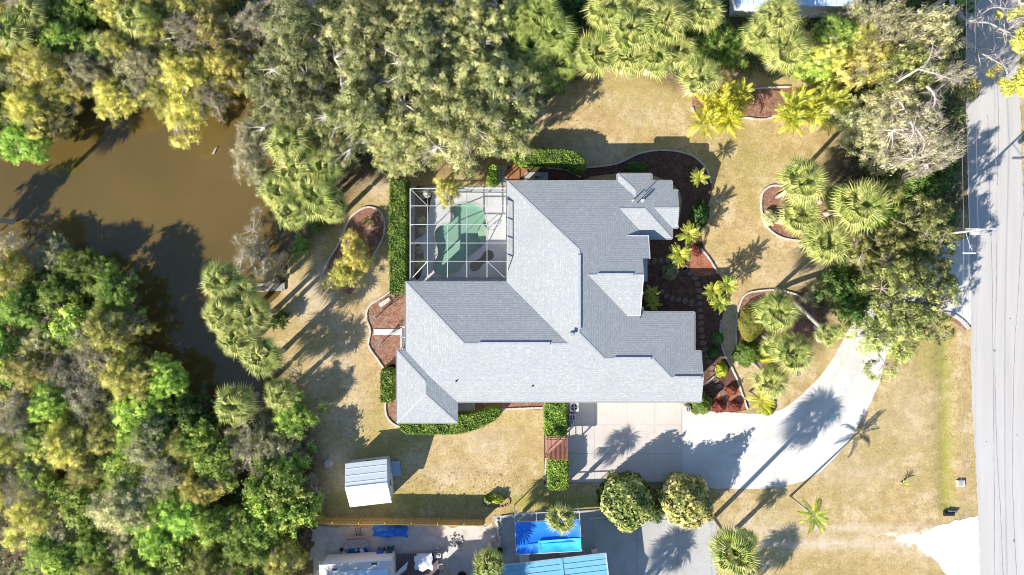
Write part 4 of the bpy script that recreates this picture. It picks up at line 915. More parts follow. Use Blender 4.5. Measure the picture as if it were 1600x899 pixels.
for px, py, r, h, k, l in ((435,760,44,4.6,'bigleaf','big-leaved green tree touching the west end of the timber fence'),(455,800,36,4.2,'bigleaf','light green big-leaved tree directly below the fence end'),(400,830,44,4.6,'bright','deep green tree left of the neighbour fence post'),(385,700,44,4.2,'bare','spreading purple-grey leafless tree by the shaded gap west of the lawn'),(425,690,40,3.6,'olive','grey-green scrub tree at the lawn edge below the fan palms'),(445,730,34,3.4,'bright','small green tree west of the shed'),(455,655,34,3.4,'bright','green shrub tree on the lawn edge under the lowest lakeside palm'),(340,720,30,3.4,'bare','tangle of bare grey branches over the dark gap'),(480,770,24,2.4,'bare','grey fallen brush by the fence end')): tree(k, px, py, r, h, l)
# central oaks north of the pool
for px, py, r, h, l in ((470,60,84,8,'tall olive oak at the top edge right of the inlet'),(560,50,80,8.6,'grey-green oak at the top edge, second from the inlet'),(460,160,72,7.2,'yellowish oak between the inlet and the fan palms'),(560,170,78,8.6,'oak with dark hollow centre above the lakeside path'),(650,110,86,9,'big pale oak in the middle of the oak group'),(705,184,88,8.6,'widest grey-green oak, crown reaching over the pool cage'),(622,206,66,7.6,'oak crown left of the one over the pool cage'),(760,130,78,8.2,'oak at the east side of the group above the hedge'),(740,40,70,8,'oak at the top edge left of the dark palms'),(650,20,60,8,'oak on the top edge in the middle of the group'),(800,208,38,6.5,'small yellowish oak crown above the paver walkway')):
    tree('oak', px, py, r, h, l)
tree('willow', 698, 298, 22, 5.0, 'low yellow-green bough hanging over the north-west corner of the pool cage')
tree('olive', 400, 220, 36, 3.8, 'pale grey twiggy shore tree on the east bank of the pond'); tree('bare', 385, 250, 30, 3.2, 'bare purple brush on the east bank of the pond below the inlet'); tree('bare', 400, 215, 34, 3.2, 'grey leafless tree leaning to the pond between inlet and palms'); tree('olive', 410, 275, 22, 2.6, 'small olive bush at the foot of the bare brush on the east bank')
tree('bare', 395, 395, 40, 2.6, 'pinkish leafless brush in the water beside the little dock'); tree('bare', 425, 420, 26, 2.2, 'tangled dead branches on the water just above the little dock')
# lakeside palms
for px, py, r, h, l, ft in ((455,225,38,5.4,'uppermost fan palm of the lakeside group',None),(465,262,36,5.2,'fan palm below the uppermost one at the east bank',None),(440,300,34,5,'fan palm closest to the open water on the east bank',None),(505,262,34,5,'right-hand fan palm beside the shaded sand path',None),(495,305,40,5,'largest fan palm of the upper lakeside group',None),(455,330,32,4.8,'lowest fan palm of the upper lakeside group',None),(520,325,26,4,'small fan palm beside the dark lawn shade',None),
    (346,440,34,5.6,'fan palm furthest into the pond left of the bare brush',None),(380,452,26,5,'round pale fan palm nearest the little dock',None),(352,492,34,5.6,'fan palm with pale skirt at the pond in the middle of the lower group',None),(395,490,32,5.4,'fan palm beside the lawn in the middle of the lower group',None),(372,528,34,5.4,'fan palm below the middle of the lower lakeside group',None),(412,556,34,5.2,'fan palm at the lower right of the lakeside group',None),(368,631,34,5,'single pale fan palm standing apart over the dark water',None),(438,615,28,4,'fan palm at the lawn edge under the lakeside group',None)):
    sabal(px, py, r, h, l, mix='ggppp', n=34)
tree('bright', 492, 352, 15, 1.0, 'low green bush between the pond and the oval bed'); tree('dark', 436, 500, 14, 1.6, 'dark low shrub tree under the middle lakeside palms'); tree('bright', 468, 385, 16, .9, 'low green sprawling growth on the bank right of the little dock')
# palms and trees across the north side
for i, (px, py, r, h, l) in enumerate(((805,30,34,5,'dark fan palm at the top edge where the oaks end'),(845,20,36,5,'dark fan palm on the top edge, second from the oaks'),(830,75,36,5,'dark green fan palm below the two on the top edge by the oaks'),(868,55,36,5.2,'dusky fan palm right of the oaks at mid height of the palm belt'),(840,115,32,3.8,'shaded fan palm at the lawn edge next to the oaks'),(880,100,26,4,'small dusky fan palm in the gap left of the bright ones'),(932,85,38,4.6,'bright fan palm beside the dark gap at the lawn edge'),(950,15,38,5.4,'pale fan palm on the top edge right of the dark gap'),(985,50,40,5.6,'pale fan palm in the middle of the bright palm belt'),(985,88,34,4.6,'bright fan palm at the lawn edge in the middle of the belt'),(1040,35,40,5.6,'large pale fan palm left of the metal roof'),(1025,90,34,4.6,'bright fan palm at the lawn edge left of the grey-green one'),(1060,80,30,4.4,'fan palm tucked behind the grey-green one at the lawn edge'),(1095,122,34,4.6,'grey-green fan palm just above the yellow feather palm'),(1100,20,32,5,'yellowish fan palm touching the corner of the metal roof'),(1215,25,38,5.4,'fan palm overlapping the metal roof at the top edge'),(1190,55,34,5.2,'fan palm below the metal roof on its left'),(1228,78,38,5,'big fan palm below the metal roof above the brown bed'),(1000,-5,36,5.2,'fan palm cut by the top edge in the bright belt'))):
    sabal(px, py, r, h, l, mix='ggg' if i < 6 else 'gppp', n=32)
NL = LB('between the palms along the north boundary')
grove(['dark','dark','bright'], [(800,-20),(960,-20),(950,70),(900,120),(820,120)], 44, 108, (2.6,3.6), .7, NL, 'low growth under the north palms')
for px, py, r, h, k, l in ((1110,70,36,4.2,'bright','bright green leafy tree between the palms under the metal roof'),(1140,75,30,3.6,'bright','leafy green tree right under the metal roof corner'),(1070,55,26,4,'bright','small leafy tree in the bright palm belt'),(1345,50,36,5,'willow','yellow-green tree right of the metal roof'),(1300,85,34,4.8,'willow','yellowish leafy tree above the lime feather palm'),(1315,55,36,5,'bright','mid green tree right below the end of the metal roof'),(1280,110,30,3.8,'bright','low green tree just above the lime feather palm'),(1400,45,44,8,'olive','olive tree at the top edge left of the road'),(1375,95,40,7,'willow','green-gold tree in the north-east grove'),(1430,110,52,11,'thin_oak','half-bare spreading oak by the road in the north-east grove'),(1455,60,46,11,'olive','tan-leaved tree overhanging the road edge near the top'),(1400,165,42,9.5,'olive','grey-green tree with silver limbs in the middle of the grove'),(1360,200,44,6.2,'olive','olive tree at the lawn edge of the north-east grove'),(1425,205,52,12,'bare','large silver leafless tree in the north-east grove'),(1455,235,38,11.5,'bare','smaller silver leafless tree nearest the road'),(1400,240,36,7.5,'olive','olive tree at the lower end of the grove'),(1430,290,34,5,'dark','deep green tree below the silver leafless trees'),(1340,20,30,4.6,'bare','bare grey tree beside the metal roof'),(1465,125,34,11.5,'bare','bare branched tree with pale limbs by the road')):
    tree(k, px, py, r, h, l)
tree('dark', 1462, 275, 22, 2.2, 'dark shrub tree on the road verge below the grove'); tree('olive', 1440, 160, 30, 5, 'low olive tree beneath the silver trees by the road')
tree('dark', 1495, -10, 40, 5, 'dark tree cut by the top edge at the road'); tree('oak', 1680, 40, 56, 9, 'oak beyond the right edge of the road')
# white limbs reaching over the road from the north-east
def limbs(label, root, polys, tufts, name='oak_tree', mat='palebark', leaf='willow', tr0=.3):
    x, y, _ = P(*root); o = empty(name, (x, y, 0), 0, label, 'tree'); B = Vector((x, y, 0)); tr = MB(); lp = []
    p0 = Vector(P(*polys[0][0][:3]))-B; tr.tube([(0,0,-.2),(p0.x*.3,p0.y*.3,p0.z*.6),p0], [tr0,tr0*.8,tr0*.57], 8); tr.build('trunk', M[mat], o, True); rr = random.Random(len(label)); tw = MB()
    for pl in polys:
        pts = [Vector(P(*q[:3]))-B for q in pl]; n = len(pts); sp = smooth_ring([tuple(p) for p in pts], 4, False); r0 = pl[0][3]
        MB().tube(sp, [r0*(1-.78*i/(len(sp)-1)) for i in range(len(sp))], 6).build('limb', M[mat], o, True)
        for i in range(3, len(sp)):
            for _ in range(2):
                d = Vector((rr.gauss(0,1), rr.gauss(0,1), rr.gauss(.1,.5))).normalized()*rr.uniform(.5,1.3); a = Vector(sp[i]); m = a+d*.5+Vector((rr.gauss(0,.1),rr.gauss(0,.1),0)); tw.tube([a, m, a+d], [.022,.014,.006], 3, cap=False)
                for _ in range(3): d2 = (d.normalized()+Vector((rr.gauss(0,.7),rr.gauss(0,.7),rr.gauss(0,.3)))).normalized()*rr.uniform(.25,.6); tw.tube([m, m+d2], [.01,.004], 3, cap=False)
    tag(tw.build('twigs', M['twig'], o), kind='stuff')
    rng = np.random.default_rng(5); Pp = []
    for px, py, h, r in tufts:
        c = np.array(P(px, py, h))-np.array(B); n = int(300*r*r+160); d = rng.normal(size=(n,3)); d /= np.linalg.norm(d,axis=1,keepdims=True); Pp.append(c+d*(r*rng.random(n)**.5)[:,None]*np.array([1,1,.5]))
    if Pp: Pp = np.concatenate(Pp); link('leaves', leaf_mesh('leaves', Pp, rng.normal(0,.5,(len(Pp),3))+np.array([0,0,.8]), .15, M[leaf], rng), o)
    return o
limbs('pale leafless limbs of a roadside tree arching over the top of the road', (1412,42,0), [[(1487,-8,7.5,.2),(1489,12,7.5),(1500,22,7.6),(1508,30,7.6),(1525,34,7.6),(1545,36,7.4),(1565,46,7.2),(1580,52,7)],[(1503,58,7,.12),(1515,68,7),(1526,80,6.8),(1533,104,6.6)],[(1525,78,7,.08),(1545,90,6.8),(1560,98,6.6),(1572,107,6.4),(1574,118,6.2)],[(1508,30,7.6,.1),(1520,32,7.2),(1550,12,7),(1575,14,6.8),(1592,12,6.6)]], [(1502,137,6,.9),(1515,145,6,.8),(1521,133,6,.6),(1510,118,6,.5),(1549,115,6,.4),(1560,106,6,.4)])
limbs('pale limbs with yellow-green tufts reaching in over the road from the right edge', (1662,60,0), [[(1765,20,7,.2),(1680,16,7.1),(1625,20,7),(1600,28,7),(1582,42,7),(1568,53,6.8)],[(1610,8,7,.15),(1594,4,7),(1590,-10,7)],[(1600,28,7,.12),(1585,30,6.8),(1575,35,6.6)]], [(1594,68,6.6,.9),(1598,55,6.6,.7),(1582,25,6.6,.5),(1562,24,6.4,.4),(1596,18,6.6,.6),(1576,140,6,.7),(1590,130,6,.8),(1598,118,6,.7),(1566,128,6,.4),(1600,140,6,.7)])
limbs('silver dead limb with fine twigs hanging in the north-east grove', (1330,168,0), [[(1435,108,11,.08),(1450,112,11.2),(1470,118,11),(1490,124,10.6),(1500,128,10)],[(1448,135,11,.12),(1458,145,11.4),(1461,160,11.6),(1452,176,11.2)],[(1422,190,11.5,.10),(1428,205,11.8),(1420,222,11.6)],[(1422,190,11.5,.10),(1437,208,11.8),(1446,222,11.6)],[(1440,108,11,.1),(1452,92,11.2),(1458,70,11.2)]], [], 'bare_tree', tr0=.14)
limbs('dead white curved branch standing above the small oaks by the drive', (1325,425,0), [[(1342,424,2,.09),(1341,410,3.6),(1348,396,5)]], [], 'bare_tree', tr0=.12)
# trees round the drive mouth
for px, py, r, h, k, l in ((1450,345,46,7.5,'thin_oak','green oak by the utility pole'),(1400,385,42,6,'thin_oak','leafy green tree between the fan palms and the drive mouth'),(1320,450,34,4.4,'dark','dark green upright tree at the inner bend of the drive'),(1330,480,28,3.8,'dark','lower dark green tree at the inner bend of the drive'),(1345,400,30,4.2,'willow','yellow-green tree behind the dark upright tree'),(1418,468,76,7.4,'thin_oak','open oak whose leaves thinly cover the white drive'),(1388,528,58,6.6,'thin_oak','lower half of the open oak group hanging over the drive bend'),(1455,430,44,6.2,'thin_oak','open oak nearest the road at the drive mouth'),(1452,505,40,5,'thin_oak','small open oak above the curved kerb'),(1380,430,36,5,'willow','yellow-green small-leaved tree over the top of the drive'),(1385,340,30,4,'bright','green tree behind the biggest fan palm')): tree(k, px, py, r, h, l)
tree('olive', 1275, 460, 18, 2.2, 'sparse small tree in the shade behind the island bed')
# fan palms of the two island beds
for px, py, r, h, l, ft, n in ((1255,283,39,7.2,'fan palm at the top of the upper island bed',(1214,308),36),(1250,338,34,5,'fan palm in the middle of the upper island bed',None,32),(1291,378,39,5.4,'fan palm at the lower end of the upper island bed',None,36),(1343,322,46,6.6,'largest fan palm right of the upper island bed',None,38),(1302,310,24,3,'small yellowish fan palm between the two large ones',None,22),(1392,300,24,3.4,'small fan palm between the grove and the largest palm',None,22),
    (1214,486,36,5,'uppermost fan palm of the lower island bed',(1213,452),36),(1238,552,35,4.6,'fan palm on the right of the lower island bed',(1196,522),34),(1203,594,30,4,'lowest dusky fan palm of the lower island bed',(1172,562),30),(1212,540,26,3.4,'fan palm hidden behind the middle of the lower island bed',(1190,524),24),(1293,522,20,5.5,'small fan palm on a long curved leaning trunk beside the drive',(1216,453),24)):
    sabal(px, py, r, h, l, mix='gpp', n=n, lean=ft)
feather('feather_palm', 1190, 625, 28, 2.6, 'yellow-fronded feather palm on a leaning trunk touching the drive', 'y', 20, lean=(1170,610), elmin=-30)
MB_l = MB()
for nm, px, py, r, h, m, l, s, sq in (('shrub',1175,505,20,1.6,'bush_o','clipped orange-green shrub at the left of the lower island bed',1,1.45),('shrub',1172,553,21,1.5,'hedge','round bright green clipped shrub below the orange-green one',2,.95),('shrub',1198,552,13,1.3,'bush_y','small yellow-green shrub right of the round clipped one',3,1.2),
    ('shrub',1096,632,18,1.5,'hedge','round green clipped shrub at the garage corner',4,.95),('shrub',1205,340,13,.7,'olive','low dry olive shrub in the left of the upper island bed',5,1),('shrub',1129,578,9,.8,'bush_y','small lime shrub by the lower end of the stepping stones',6,1.3),('shrub',1122,530,9,.6,'dark','small dark shrub beside the stepping stones in house shade',7,1),('shrub',1096,335,14,1.2,'dark','dark green bush in the palm shade near the house corner',8,1.6),('shrub',996,262,17,1,'dark','dark green bush against the north roof bump',9,.6),('shrub',1200,640,10,.6,'bush_y','yellow tuft of leaves at the edge of the drive',10,1),
    ('shrub',1115,552,8,.7,'dark','tiny shrub in house shade beside the garage wall',11,1),('shrub',670,352,0,0,None,None,0,0),('shrub',1047,425,13,.6,'olive','faint dry shrub in the deep shade of the front garden',12,1)):
    if h: shrub(nm, px, py, r, h, M[m], l, n=int(900+r*170), size=.09, seed=s, squash=sq)
for px, py, r, l, s in ((1124,636,10,'dark red shrub left of the last stepping stones',21),(1149,636,10,'dark red shrub between the last stepping stones and the edging',22),(1144,610,9,'sparse wine-red shrub higher up beside the edging',23),(1088,392,9,'orange-red shrub beside the entry fan palms',24)): shrub('red_shrub', px, py, r, .7, M['red'], l, n=900, size=.08, seed=s)
# small fan palms near the entry
for px, py, r, h, l in ((1076,366,21,2.7,'upper of the two fan palms by the entry corner'),(1062,398,21,2.6,'lower of the two fan palms by the entry corner'),(1113,455,17,2.2,'left fan palm of the trio by the stepping stones'),(1136,446,19,2.5,'upper right fan palm of the trio by the stepping stones'),(1124,473,19,2.3,'lower fan palm of the trio by the stepping stones')): feather('fan_palm', px, py, r*1.1, h, l, 'lg' if r == 19 else 'l', 26, elmin=-12, elmax=72)
feather('feather_palm', 1092, 277, 18, 2.3, 'lone bright yellow-green palm at the north-east garden edge', 'l', 22, elmin=-10)
for px, py, r, h, l in ((1018,456,14,1.8,'upper pale-fronded palm in the entry corner'),(1020,474,16,1.7,'lower pale-fronded palm against the garage roof corner'),(1014,467,11,1.5,'small palm between the two in the entry corner')): feather('feather_palm', px, py, r, h, l, 'l', 18, elmin=-5)
feather('feather_palm', 1118, 166, 52, 3.4, 'golden yellow feather palm clump left of the brown bed', 'y', 130, stems=10, spread=1.9)
feather('feather_palm', 1146, 152, 38, 3.0, 'smaller golden feather palm clump touching the brown bed', 'yl', 80, stems=7, spread=1.2)
feather('feather_palm', 1256, 160, 50, 3.2, 'lime yellow feather palm clump right of the brown bed', 'ly', 130, stems=10, spread=1.9)
feather('feather_palm', 1298, 165, 44, 3.2, 'lime feather palm clump at the lawn edge under the yellowish tree', 'l', 90, stems=7, spread=1.5)
sabal(939, 1032, 34, 6, 'fan palm beyond the bottom edge behind the blue-roofed carport'); sabal(1118, 1032, 34, 6, 'fan palm beyond the bottom edge below the tall one'); sabal(1166, 843, 19, 2.8, 'short dark fan palm tucked against the tall palm at the bottom edge', mix='g', n=22)
feather('feather_palm', 1272, 806, 33, 5.2, 'tall slender green feather palm alone on the lawn south of the drive', 'gl', 18, lean=(1235,775), elmin=-35)
feather('young_palm', 1412, 756, 10, .4, 'tiny young palm on the open lawn by the road', 'lg', 9, elmin=5)
feather('young_palm', 640-64, 348, 10, .4, 'tiny pale palm in the oval mulch bed', 'l', 9, elmin=5)
sabal(1147, 861, 41, 8, 'tall fan palm at the bottom edge on the neighbour drive', n=36, lean=(1115,809)); sabal(877, 811, 26, 4.6, 'fan palm standing over the blue canopy', mix='pg', n=28); sabal(763, 880, 27, 4.6, 'fan palm at the bottom edge in the gravel yard', mix='pgg', n=30)
# oval bed trees
tree('willow', 552, 400, 30, 3.4, 'feathery lime green tree at the lower end of the oval bed'); tree('willow', 536, 430, 26, 3.0, 'lower lime green tree beside the oval bed')
# sea grapes
#KINDS['grape'] = [crown_tree('grape', 71, Rr=2.6, H=4.0, n=6200, size=.27, clump=.55, density=1.3, leaf='grape', flat=.3)]; KINDS['grape2'] = [crown_tree('grape', 74, Rr=2.6, H=4.0, n=6200, size=.27, clump=.55, density=1.3, leaf='grape_rust', flat=.3)]
#for k in: TR[k] = (2.6, 4.0); TN[k] = 'sea_grape_tree'
shrub('sea_grape_tree', 982, 789, 43, 4.3, M['grape'], 'round yellow-green large-leaved tree below the concrete drive', 'tree', n=8000, size=.23, seed=61, lump=.10); shrub('sea_grape_tree', 1077, 789, 41, 4.3, M['grape_rust'], 'round large-leaved tree with rust-red leaves below the shell drive', 'tree', n=7600, size=.23, seed=62, lump=.10)
tree('dark', 1028, 790, 22, 1.8, 'small dark bush between the two round large-leaved trees')
shrub('shrub', 775, 781, 12, .8, M['bush_y'], 'small lime shrub in a low brick ring on the shaded lawn', n=1800, seed=31, squash=.6); shrub('shrub', 763, 782, 8, .8, M['hedge'], 'small green shrub left of the lime one on the shaded lawn', n=1100, seed=32, squash=.7)
# hedges
def rect(a, b, c, d, j=0): return smooth_ring([G(x, y) for x, y in ((a+2,b),( (a+c)/2,b-1),(c-2,b),(c,b+2),(c+.5,(b+d)/2),(c,d-2),(c-2,d),((a+c)/2,d+1),(a+2,d),(a,d-2),(a-.5,(b+d)/2),(a,b+2))], 2)[::-1]
leaf_box('hedge', rect(852,627,881,674), 1.7, M['hedge'], 'clipped square hedge between the lawn and the air conditioners', 'hedge', dens=520, seed=1)
leaf_box('hedge', rect(857,711,884,756), 1.6, M['hedge'], 'clipped square hedge south of the red slatted arbour', 'hedge', dens=520, seed=2)
leaf_box('hedge', rect(616,288,638,456), 2.1, M['hedge'], 'long straight hedge along the west side of the pool cage', 'hedge', dens=420, seed=3)
leaf_box('hedge', smooth_ring([G(*p) for p in ((804,252),(806,243),(818,240),(860,240),(892,243),(908,254),(910,268),(900,272),(886,264),(860,260),(830,262),(812,261))], 3)[::-1], 1.9, M['hedge'], 'curved hedge north of the house beside the paver walkway', 'hedge', dens=420, seed=4)
leaf_box('hedge', smooth_ring([G(*p) for p in ((632,655),(700,650),(718,646),(742,643),(775,635),(781,640),(776,650),(755,662),(720,673),(660,674),(634,671))], 3)[::-1], 1.2, M['hedge'], 'wavy low hedge under the south eave of the house', 'hedge', dens=420, seed=5)
leaf_box('hedge', rect(600,576,616,624), 1.4, M['hedge'], 'short dark green hedge at the west wall', 'hedge', dens=420, seed=6)
leaf_box('hedge', rect(764,262,776,290), 1.3, M['hedge'], 'small green hedge block left of the paver walkway', 'hedge', dens=420, seed=7)
# plants inside the cage
for i, (px, py, r, l) in enumerate(((659,302,9,'dark leafy shrub in the shaded corner inside the cage'),(657,345,8,'round olive shrub inside the cage west bed'),(658,361,6,'small dusty shrub below the round one inside the cage'),(655,391,6,'purplish shrub at the lower bed inside the cage'),(655,412,8,'yellow-green shrub in the lowest corner of the cage bed'))):
    shrub('potted_shrub', px, py, r, .7, M['olive' if i != 4 else 'bush_y'], l, n=900, size=.08, seed=50+i)
# bare saplings in the west bed
for px, py, s, l in ((587,497,1,'upper bare forked sapling in the west mulch bed'),(594,538,2,'lower bare forked sapling in the west mulch bed')):
    x, y = G(px, py); o = empty('sapling', (x, y, 0), 0, l, 'sapling'); rr = random.Random(s); MB().tube([(0,0,-.1),(.03,.02,1.1)], [.05,.04], 6).build('trunk', M['palebark'], o); mb = MB()
    for k in range(14):
        a = rr.uniform(0,6.28); p = Vector((.03,.02,rr.uniform(.5,1.1))); d = Vector((math.cos(a)*.5, math.sin(a)*.5, rr.uniform(.8,1.6)))*rr.uniform(.6,.95); m = p+d*.5; mb.tube([p, m, p+d], [.022,.014,.006], 4)
        for _ in range(3): mb.tube([m, m+Vector((rr.gauss(0,.3), rr.gauss(0,.3), rr.uniform(.1,.5)))], [.009,.004], 3)
    mb.build('branches', M['palebark'], o)
# trees past the frame whose shade reaches into the picture
for px, py, r, h, l in ((500,1000,60,8,'oak beyond the bottom edge left of the trailer'),(680,1020,60,8.6,'oak beyond the bottom edge behind the dark deck'),(400,970,52,6,'oak beyond the bottom edge at the wood')): tree('oak', px, py, r, h, l)
tree('willow', -78, 372, 26, 6, 'tree beyond the left edge shading the pond')
sabal(-78, 335, 34, 7.5, 'palm beyond the left edge shading the pond')
# low growth nobody could count under the woods
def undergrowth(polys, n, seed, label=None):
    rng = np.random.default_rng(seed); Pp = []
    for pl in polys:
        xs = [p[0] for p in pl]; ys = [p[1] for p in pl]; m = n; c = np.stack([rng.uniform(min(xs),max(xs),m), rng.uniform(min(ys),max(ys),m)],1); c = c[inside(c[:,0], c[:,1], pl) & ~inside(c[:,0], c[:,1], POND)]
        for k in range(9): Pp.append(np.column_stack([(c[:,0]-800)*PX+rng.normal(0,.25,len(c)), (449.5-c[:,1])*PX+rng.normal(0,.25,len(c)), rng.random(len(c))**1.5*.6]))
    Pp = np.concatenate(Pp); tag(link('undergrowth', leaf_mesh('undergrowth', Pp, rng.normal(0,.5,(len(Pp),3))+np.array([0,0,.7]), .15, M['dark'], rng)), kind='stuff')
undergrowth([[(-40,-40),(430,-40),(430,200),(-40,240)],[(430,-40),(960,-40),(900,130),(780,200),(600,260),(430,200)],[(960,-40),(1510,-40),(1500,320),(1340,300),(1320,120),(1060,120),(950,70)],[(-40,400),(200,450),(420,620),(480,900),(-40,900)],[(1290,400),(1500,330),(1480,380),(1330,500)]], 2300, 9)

def fallen(seed):
    rng = np.random.default_rng(seed); P_ = []
    for cx, cy, rx, ry, n in [(q[0],q[1],q[2],q[3],q[4]//2) for q in ((520,640,60,90,900),(860,160,60,40,500),(1320,250,60,60,500),(1290,450,50,40,400),(700,760,220,30,900),(1440,560,60,50,400),(560,300,50,30,300),(1150,800,60,40,300),(1200,640,90,30,250))]:
        c = rng.normal(0,1,(n,2))*np.array([rx,ry])*.6+np.array([cx,cy]); c = c[~inside(c[:,0],c[:,1],DRV)&~inside(c[:,0],c[:,1],[(620,270),(1066,262),(1180,380),(1180,660),(620,680)])&~inside(c[:,0],c[:,1],POND)]
        P_.append(np.column_stack([(c[:,0]-800)*PX,(449.5-c[:,1])*PX,np.full(len(c),.06)]))
    P_ = np.concatenate(P_); tag(link('fallen_leaves', leaf_mesh('fallen_leaves', P_, rng.normal(0,.3,(len(P_),3))+np.array([0,0,1]), .065, M['litter'], rng)), kind='stuff')
M['litter'] = leafmat('fallen_leaf', ((.10,.06,.03),(.28,.17,.08),(.55,.42,.25)), .1, 0)
fallen(12)
# ---------------------------------------------------------------- things about the yard
# shed: gable roof, walls, door, ramp
def T(x, y): return x, y
sx, sy = G(583, 745); ang = R(6.5)
shed = empty('garden_shed', (sx+.0, sy+.0, 0), ang, 'small white metal garden shed with gable roof on the shaded lawn', 'shed')
sw, sd, sh, sr_ = 3.5, 3.5, 2.25, 3.1
for s, a, b in (('n',(-sw/2,sd/2),(sw/2,sd/2)),('s',(-sw/2,-sd/2),(sw/2,-sd/2))): MB().box((0, a[1], sh/2), (sw, .08, sh)).build('wall', M['shedwall'], shed)
for x in (-sw/2, sw/2):
    MB().poly([(x-.04,-sd/2,0),(x-.04,sd/2,0),(x-.04,sd/2,sh),(x-.04,0,sr_-.06),(x-.04,-sd/2,sh)]).poly([(x+.04,-sd/2,0),(x+.04,sd/2,0),(x+.04,sd/2,sh),(x+.04,0,sr_-.06),(x+.04,-sd/2,sh)]).build('gable_wall', M['shedwall'], shed)
al = math.atan2(sr_-sh, sd/2)
for s in (1, -1):
    n = 9; tl = Matrix.Rotation(-al*s, 3, 'X'); mid = Vector((0, s*(sd/4+.1), (sr_+sh)/2+.02-.04)); Ls = (sd/2+.22)/math.cos(al)
    for i in range(n):
        w = (sw+.3)/n; MB().box(Vector((-(sw+.3)/2+w*(i+.5), mid.y, mid.z)), (w-.001, Ls, .04), 0, tl).build('roof_panel', M['shedroof'], shed)
        if False: pass
    for k in range(3): MB().box(Vector((0, mid.y+s*(k-1)*.55, mid.z+.03-(k-1)*.55*math.tan(al))), (sw+.3, .03, .03), 0, tl).build('roof_seam', M['shedroof'], shed)
MB().bar((-sw/2-.15,0,sr_+.03),(sw/2+.15,0,sr_+.03), .22, .03).build('ridge_cap', M['shedroof'], shed)
for s in (1,-1): MB().bar((-sw/2-.15, s*(sd/2+.2), sh-.1),(sw/2+.15, s*(sd/2+.2), sh-.1), .07,.08).build('eave_trim', M['gutter'], shed)
d = MB().box((sw/2+.06, -.35, 1.0), (.05, 1.1, 1.9)).build('door', M['white'], shed); MB().box((sw/2+.1, -.75, 1.0), (.04,.05,.2)).build('handle', M['black'], d); MB().box((sw/2+.09,-.35,1.4),(.03,.5,.6)).build('pane', M['glass'], d)
w = MB().box((.2, sd/2+.05, 1.3), (.9,.05,.5)).build('vent', M['darkvent'], shed); MB().box((-.9,-sd/2-.25,.6),(.9,.35,1.1), 0).build('meter_box', M['shedwall'], shed, bevel=.02)
rp = empty('ramp', (*G(619, 732), 0), ang, 'pale blue-grey wooden ramp beside the shed door in its shade', 'ramp')
for i in range(7): MB().box((0, -.62+.205*i, .16), (.9,.195,.04)).build('board', M['bluegrey'], rp)
for x in (-.35,.35): MB().box((x,0,.07),(.08,1.4,.14)).build('bearer', M['greywood'], rp)
# stump by the shed
x, y = G(513, 724); tag(MB().lathe((0,0,0), [(.42,0),(.36,.15),(.34,.3),(.3,.31),(.02,.33)], 12).build('tree_stump', M['palebark'], loc=(x,y,0)), 'pale cut stump in dappled shade north-west of the shed', 'stump')
# fence on the south side
def fence(a, b, h, label, facing=1, nb=None, rails=3, name='timber_fence'):
    A = Vector((*G(*a), 0)); B = Vector((*G(*b), 0)); d = B-A; L = d.length; u = d.normalized(); nrm = Vector((-u.y, u.x, 0))*facing
    o = empty(name, A, 0, label, 'fence'); n = nb or int(L/.145); az = math.atan2(u.y, u.x); rr = random.Random(3)
    ms = [MB().box((0,0,h/2), (.138,.02,h)).mesh('board', M['cedar'])]
    for i in range(n):
        q = u*((i+.5)*L/n); link('board', ms[0], o, (q.x+rr.gauss(0,.003), q.y+rr.gauss(0,.006), 0), (0,0,az), (1,1,rr.uniform(.985,1.015)))
    for z in [h*(k+.5)/rails for k in range(rails)]:
        for i in range(int(L/2.4)+1):
            t0 = i*2.4; t1 = min(L, t0+2.38)
            if t1-t0 > .2: MB().bar(u*t0+nrm*.04+Vector((0,0,z)), u*t1+nrm*.04+Vector((0,0,z)), .05, .09).build('rail', M['cedar'], o)
    for i in range(int(L/2.4)+2):
        q = u*min(L, i*2.4)+nrm*.10; MB().box((q.x, q.y, h*.5-.03), (.1,.1,h+.04), az).build('post', M['cedar'], o)
        if i*2.4 > L: break
    return o
fence((487,808),(758,811), 1.9, 'new yellow timber fence with boards, rails and posts between lawn and gravel yard')
fence((455,840),(443,905), 1.9, 'short length of yellow timber fence running down to the bottom edge', facing=-1)
# bench and planters in the west bed
bn = empty('bench', (*G(602.5, 472.5), .03), R(33), 'small whitish plank bench in the west mulch bed', 'bench')
for i in range(3): MB().box((0, -.13+.13*i, .45), (1.15,.12,.04)).build('plank', M['tanwood'], bn)
for x in (-.45,.45): MB().box((x,0,.22),(.08,.34,.43)).build('leg', M['greywood'], bn)
x, y = G(613.5, 462.5); pt = empty('flower_pot', (x,y,.03), 0, 'round terracotta rimmed pot at the upper end of the bench', 'flower pot'); MB().lathe((0,0,0), [(.16,0),(.24,.34),(.27,.35),(.27,.4),(.22,.4),(.21,.34)], 14).build('pot', M['rust'], pt); MB().lathe((0,0,0), [(.2,.3),(.19,.33),(.02,.34)], 12).build('soil', M['darkvent'], pt)
x, y = G(623, 456.5); pt = empty('planter_box', (x,y,.03), R(33), 'black square planter between the pot and the hedge', 'planter'); MB().box((0,0,.25),(.6,.5,.5)).build('box', M['black'], pt, bevel=.03); MB().box((0,0,.5),(.5,.4,.03)).build('soil', M['darkvent'], pt); MB().box((0,0,.53),(.64,.05,.02)).build('rim', M['black'], pt)
